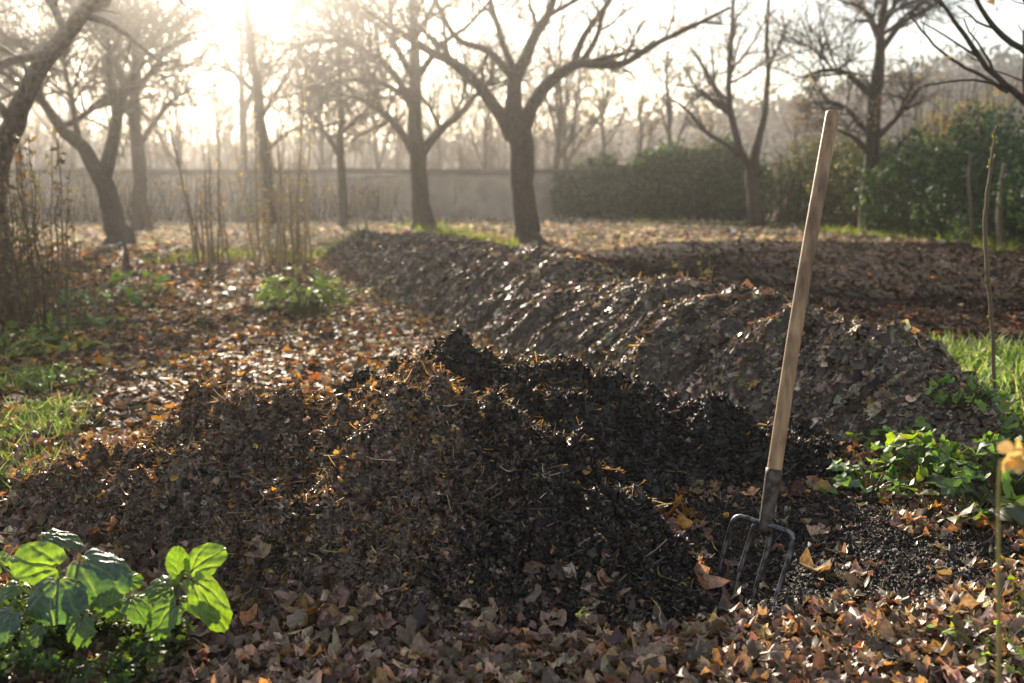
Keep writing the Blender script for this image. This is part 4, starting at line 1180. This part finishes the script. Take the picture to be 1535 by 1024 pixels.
# big-leaved plant and upright kale-like plant at the lower left
def blade_mesh(name, parent, origin, xdir, normal, L, Wd, col, cup, droop, ruffle, seed, lobed=False, edge=.0):
    """one broad leaf: origin is where the stalk joins; xdir runs to the tip"""
    rng = np.random.default_rng(seed)
    nr, na = 20, 72
    V, C = [], []
    R = frames(np.array([normal], float), np.array([xdir], float))[0]
    ph = rng.uniform(0, 6.28); vs = .52 if not lobed else .62
    for i in range(nr + 1):
        q = i / nr
        for j in range(na):
            a = -PI + 2 * PI * j / na
            notch = 1 - .42 * math.exp(-((PI - abs(a)) / .30) ** 2)
            edge_w = (.6 if not lobed else 1.0) * (.030 * math.sin(a * 8 + ph) + .026 * math.sin(a * 19 + 2 * ph) + .018 * math.sin(a * 31 + 3 * ph)) * (2.6 if lobed else 1.0)
            rr = q * notch * (1 + edge_w * q)
            x, y = .40 + .56 * rr * math.cos(a), .52 * rr * math.sin(a)
            th = math.atan2(y, x + .06) + .05 * math.sin(x * 9 + ph); rad = math.hypot(x, y)
            d = abs((th / vs + .5) % 1.0 - .5) * vs * max(rad, .06)          # distance to the nearest main vein
            w = .010 + .016 * (1 - min(1, rad))
            vein = math.exp(-(d / w) ** 2)
            side = max(0.0, 1 - abs(((rad * 7 + abs(th) * 2.0) % 1.0) - .5) * 7) * .35 * (1 - vein)
            puff = min(1, d / .07)
            z = cup * y * y * 1.6 - droop * max(0, x - .1) ** 2 - droop * .8 * y * y + ruffle * q * q * (.5 * math.sin(a * 6 + ph) + .35 * math.sin(a * 11 + 2.1 * ph)) + .030 * puff * (1 - q ** 4) - .018 * vein + .012 * math.sin(x * 23 + ph) * math.sin(y * 21)
            V.append((x * L, y * Wd, z * L))
            k = min(1, vein * .85 + side)
            mott = 1 + .25 * float(rng.normal(0, .35))
            C.append([c * mott * (1 - .62 * k) + .62 * k * v for c, v in zip(col, (.24, .28, .15))])
    V = np.array(V) @ R.T + np.array(origin)
    F = []
    for i in range(nr):
        for j in range(na):
            a, b = i * na + j, i * na + (j + 1) % na
            F.append((a, b, b + na, a + na))
    s = Soup(); s.add(V, np.array(F).ravel(), np.full(len(F), 4), np.array(C))
    return s.build(name, M_BIG, parent)


M_BIG = mat_attr('broad_leaf', .34, transl=.42, tint=(1.8, 1.9, .3), nscale=45, namp=.28, spec=.6, bump=.3, bscale=110)


def leaf_plant(name, label, cat, base, leaves, stalk_r=.006):
    root = thing(name, label, cat, base)
    for i, d in enumerate(leaves):
        o = at(*d['at']); x = np.array(d['x'], float); x /= np.linalg.norm(x)
        lf = blade_mesh('leaf', root, o, x, d['n'], d['L'], d['W'], d['c'], d.get('cup', .2), d.get('droop', .5), d.get('ruf', .06), 900 + i * 7 + len(leaves), d.get('lob', False))
        b = d.get('root', base); b = np.array(b, float)
        mid = (b + o) / 2 + np.array((0, 0, .03)); joint = o + x * d['L'] * .12
        s = Soup(); tubes(s, smooth_path([b + np.array((0, 0, -.03)), mid, o, joint], 14)[None], np.linspace(stalk_r, stalk_r * .45, 14)[None], 7, (.16, .20, .07))
        st = s.build('stalk', M_GREEN, root); st.parent = lf; st.location = (0, 0, 0)
    return root


def lbase(u, v):
    g = gnd(u, v); g[2] = float(h_all(np.array([g[0]]), np.array([g[1]]))[0]); return g


DB, LG = (.04, .085, .065), (.10, .17, .03)
b1 = lbase(100, 985)
leaf_plant('cabbage_plant', 'low plant with broad rounded bluish and lime leaves at the lower left corner', 'plant', b1, [
    dict(at=(88, 850, 2.22), x=(-.8, .1, .12), n=(.15, -.75, .6), L=.125, W=.10, c=(.13, .21, .035), cup=.1, droop=.25),
    dict(at=(120, 838, 2.20), x=(.85, -.30, -.12), n=(.10, -.45, .95), L=.125, W=.135, c=DB, droop=.65, cup=-.3),
    dict(at=(88, 868, 2.12), x=(-.05, -.75, -.60), n=(-.05, -.65, .8), L=.095, W=.135, c=DB, droop=.6, cup=-.3),
    dict(at=(22, 915, 2.08), x=(-.4, -.6, -.4), n=(-.1, -.5, .9), L=.085, W=.08, c=DB, droop=.6),
    dict(at=(62, 806, 2.36), x=(.4, .2, -.1), n=(.1, -.3, 1), L=.10, W=.07, c=(.04, .08, .035), droop=.6),
    dict(at=(5, 850, 2.25), x=(-.5, .2, .1), n=(-.2, -.5, .8), L=.09, W=.07, c=(.12, .19, .03), droop=.3),
    dict(at=(195, 895, 2.12), x=(.6, -.5, -.3), n=(.2, -.5, .9), L=.07, W=.06, c=(.07, .13, .035), lob=True, droop=.5),
    dict(at=(150, 890, 2.16), x=(.5, -.3, -.2), n=(.1, -.6, .8), L=.075, W=.06, c=(.08, .14, .03), lob=True, droop=.5),
    dict(at=(120, 925, 2.08), x=(.2, -.6, -.3), n=(.0, -.6, .8), L=.065, W=.06, c=(.06, .11, .03), lob=True, droop=.5),
    dict(at=(60, 940, 2.06), x=(-.3, -.5, -.2), n=(-.1, -.5, .8), L=.06, W=.055, c=(.05, .09, .03), lob=True, droop=.5),
    dict(at=(170, 870, 2.25), x=(.7, .1, .1), n=(.1, -.5, .8), L=.07, W=.055, c=(.09, .16, .03), lob=True, droop=.4),
    dict(at=(30, 880, 2.2), x=(-.8, -.1, .05), n=(-.2, -.4, .9), L=.09, W=.07, c=(.06, .12, .03), droop=.5)], .0045)
b2 = lbase(250, 985)
top = (b2[0] + .01, b2[1] + .02, b2[2] + .14)
leaf_plant('kale_seedling', 'upright leafy green seedling with one leaf hanging down, right of the broad-leaved plant', 'plant', b2, [
    dict(at=(272, 862, 2.16), x=(-.15, .1, .9), n=(.1, -.9, .2), L=.07, W=.052, c=LG, cup=.5, droop=-.1, root=top),
    dict(at=(285, 858, 2.15), x=(.55, .1, .55), n=(-.2, -.85, .5), L=.09, W=.075, c=(.14, .22, .03), cup=.3, droop=.5, root=top),
    dict(at=(290, 868, 2.13), x=(.6, -.2, -.75), n=(.45, -.75, .45), L=.145, W=.075, c=(.11, .17, .035), cup=.2, droop=.25, root=top),
    dict(at=(262, 905, 2.10), x=(-.45, -.3, -.5), n=(-.1, -.75, .6), L=.09, W=.075, c=(.07, .13, .04), lob=True, droop=.4, root=top),
    dict(at=(262, 880, 2.2), x=(-.8, .0, .15), n=(-.1, -.5, .8), L=.10, W=.07, c=(.07, .13, .03), lob=True, root=top),
    dict(at=(280, 890, 2.14), x=(.35, -.3, .1), n=(.1, -.6, .8), L=.09, W=.06, c=(.06, .11, .03), root=top)], .004)
s = Soup()
kal = bpy.data.objects['kale_seedling']
tubes(s, smooth_path([b2 + np.array((0, 0, -.03)), b2 + np.array((.0, .01, .07)), np.array(top)], 10)[None], np.linspace(.008, .006, 10)[None], 8, (.16, .20, .07))
s.build('stem', M_GREEN, kal)

# low green weeds under them
s = Soup()
q = blob_px([(60, 1000, .17, 3), (170, 1010, .16, 3), (20, 950, .14, 2), (110, 960, .14, 2), (230, 985, .09, 1), (-40, 1000, .2, 1)])(2600, RNG)
scatter(s, lambda x, y: h_all(x, y) + .05 * (1 + fbm(x, y, .09, 2, 5)), q, [LOBED, OVAL], RNG.uniform(.012, .034, len(q[0])), [((.035, .06, .018), 4), ((.05, .075, .02), 3), ((.09, .10, .03), 1)], tilt=.7, lift=.02, curl=.6, twist=.4)
tag(s.build('ground_cover', M_GREEN), 'dark low ground-cover weeds under the broad-leaved plant', 'weeds', kind='stuff')

# yellow leaf on a stem, close to the camera at the right
Yf = 1.42
P = [at(1494, 1180, Yf - .02), at(1496, 1024, Yf), at(1497, 880, Yf), at(1497, 740, Yf), at(1501, 688, Yf)]
g0 = P[0].copy(); g0[2] = float(h_all(np.array([g0[0]]), np.array([g0[1]]))[0])
P[0] = np.array((g0[0], g0[1], g0[2] - .02))
root = thing('autumn_seedling', 'single blurred stem close by at the right carrying a yellow leaf', 'plant', g0)
s = Soup(); pp = smooth_path(P, 20); tubes(s, pp[None], np.linspace(.0034, .0022, 20)[None], 8, (.26, .22, .07)); s.build('stem', M_TWIG, root)
s = Soup()
lp = np.array([at(1512, 682, Yf), at(1526, 676, Yf + .01), at(1518, 690, Yf - .01)])
place(s, LOBED, lp, frames(np.array([(-.1, -.9, .35), (.3, -.8, .3), (-.4, -.7, -.3)]), np.array([(.9, 0, .2), (.8, .1, -.3), (.9, .1, .1)])), np.array([.045, .04, .038]), None, .9, .6, .14, np.array([(.50, .36, .18), (.46, .32, .15), (.52, .40, .2)]))
s.build('leaf', M_AUTUMN, root)

# ------------------------------------------------------------------ haze, light, camera
me = bpy.data.meshes.new('haze')
x0, x1, y0, y1, z0, z1 = -330, 330, -12, 330, -1.8, 17.5
vv = [(x, y, z) for x in (x0, x1) for y in (y0, y1) for z in (z0, z1)]
me.from_pydata(vv, [], [(0, 1, 3, 2), (4, 6, 7, 5), (0, 4, 5, 1), (2, 3, 7, 6), (0, 2, 6, 4), (1, 5, 7, 3)])
me.update()
hm, nt, out = new_mat('haze')
pv = nt.nodes.new('ShaderNodeVolumePrincipled')
pv.inputs['Color'].default_value = (1.0, .97, .93, 1); pv.inputs['Density'].default_value = .0021; pv.inputs['Anisotropy'].default_value = .895
nt.links.new(pv.outputs[0], out.inputs['Volume'])
me.materials.append(hm)
hz = bpy.data.objects.new('haze', me); COL.objects.link(hz)
tag(hz, 'pale morning haze filling the garden', 'haze', kind='stuff')

w = bpy.data.worlds.new('World'); SC.world = w; w.use_nodes = True
nt = w.node_tree; nt.nodes.clear()
sky = nt.nodes.new('ShaderNodeTexSky'); sky.sky_type = 'NISHITA'; sky.sun_disc = False
sky.sun_elevation = SUN_EL; sky.sun_rotation = SUN_AZ
sky.dust_density = .7; sky.air_density = 1.0
bg = nt.nodes.new('ShaderNodeBackground'); bg.inputs['Strength'].default_value = 1.0
wo = nt.nodes.new('ShaderNodeOutputWorld')
mx = nt.nodes.new('ShaderNodeMix'); mx.data_type = 'RGBA'; mx.blend_type = 'MULTIPLY'; mx.inputs[0].default_value = 1.0
mx.inputs[7].default_value = (.042, .039, .035, 1)
ad = nt.nodes.new('ShaderNodeMix'); ad.data_type = 'RGBA'; ad.blend_type = 'ADD'; ad.inputs[0].default_value = 1.0
ad.inputs[7].default_value = (.150, .153, .158, 1)
nt.links.new(sky.outputs[0], mx.inputs[6]); nt.links.new(mx.outputs[2], ad.inputs[6]); nt.links.new(ad.outputs[2], bg.inputs[0]); nt.links.new(bg.outputs[0], wo.inputs[0])

sd = bpy.data.lights.new('sun', 'SUN'); sd.energy = 5.0; sd.angle = math.radians(.6); sd.color = (1.0, .87, .69)
so = bpy.data.objects.new('sun', sd); COL.objects.link(so)
sv = Vector((math.sin(SUN_AZ) * math.cos(SUN_EL), math.cos(SUN_AZ) * math.cos(SUN_EL), math.sin(SUN_EL)))
so.rotation_euler = sv.to_track_quat('Z', 'Y').to_euler(); so.location = (-8, 30, 12)

cd = bpy.data.cameras.new('camera'); cam = bpy.data.objects.new('camera', cd); COL.objects.link(cam)
cd.sensor_width = 36; cd.lens = FPX / 1535 * 36
cam.location = (0, 0, CAM_H); cam.rotation_euler = (PI / 2 - PITCH, 0, 0)
cd.clip_start = .05; cd.clip_end = 2000
cd.dof.use_dof = True; cd.dof.focus_distance = 2.95; cd.dof.aperture_fstop = 2.8
SC.camera = cam

SC.render.engine = 'CYCLES'
SC.cycles.use_denoising = True
SC.cycles.max_bounces = 8; SC.cycles.diffuse_bounces = 3; SC.cycles.glossy_bounces = 2; SC.cycles.transmission_bounces = 3; SC.cycles.volume_bounces = 1
SC.cycles.transparent_max_bounces = 6
SC.cycles.sample_clamp_indirect = 6
SC.view_settings.view_transform = 'Standard'; SC.view_settings.look = 'None'; SC.view_settings.gamma = 1
SC.view_settings.exposure = 1.62
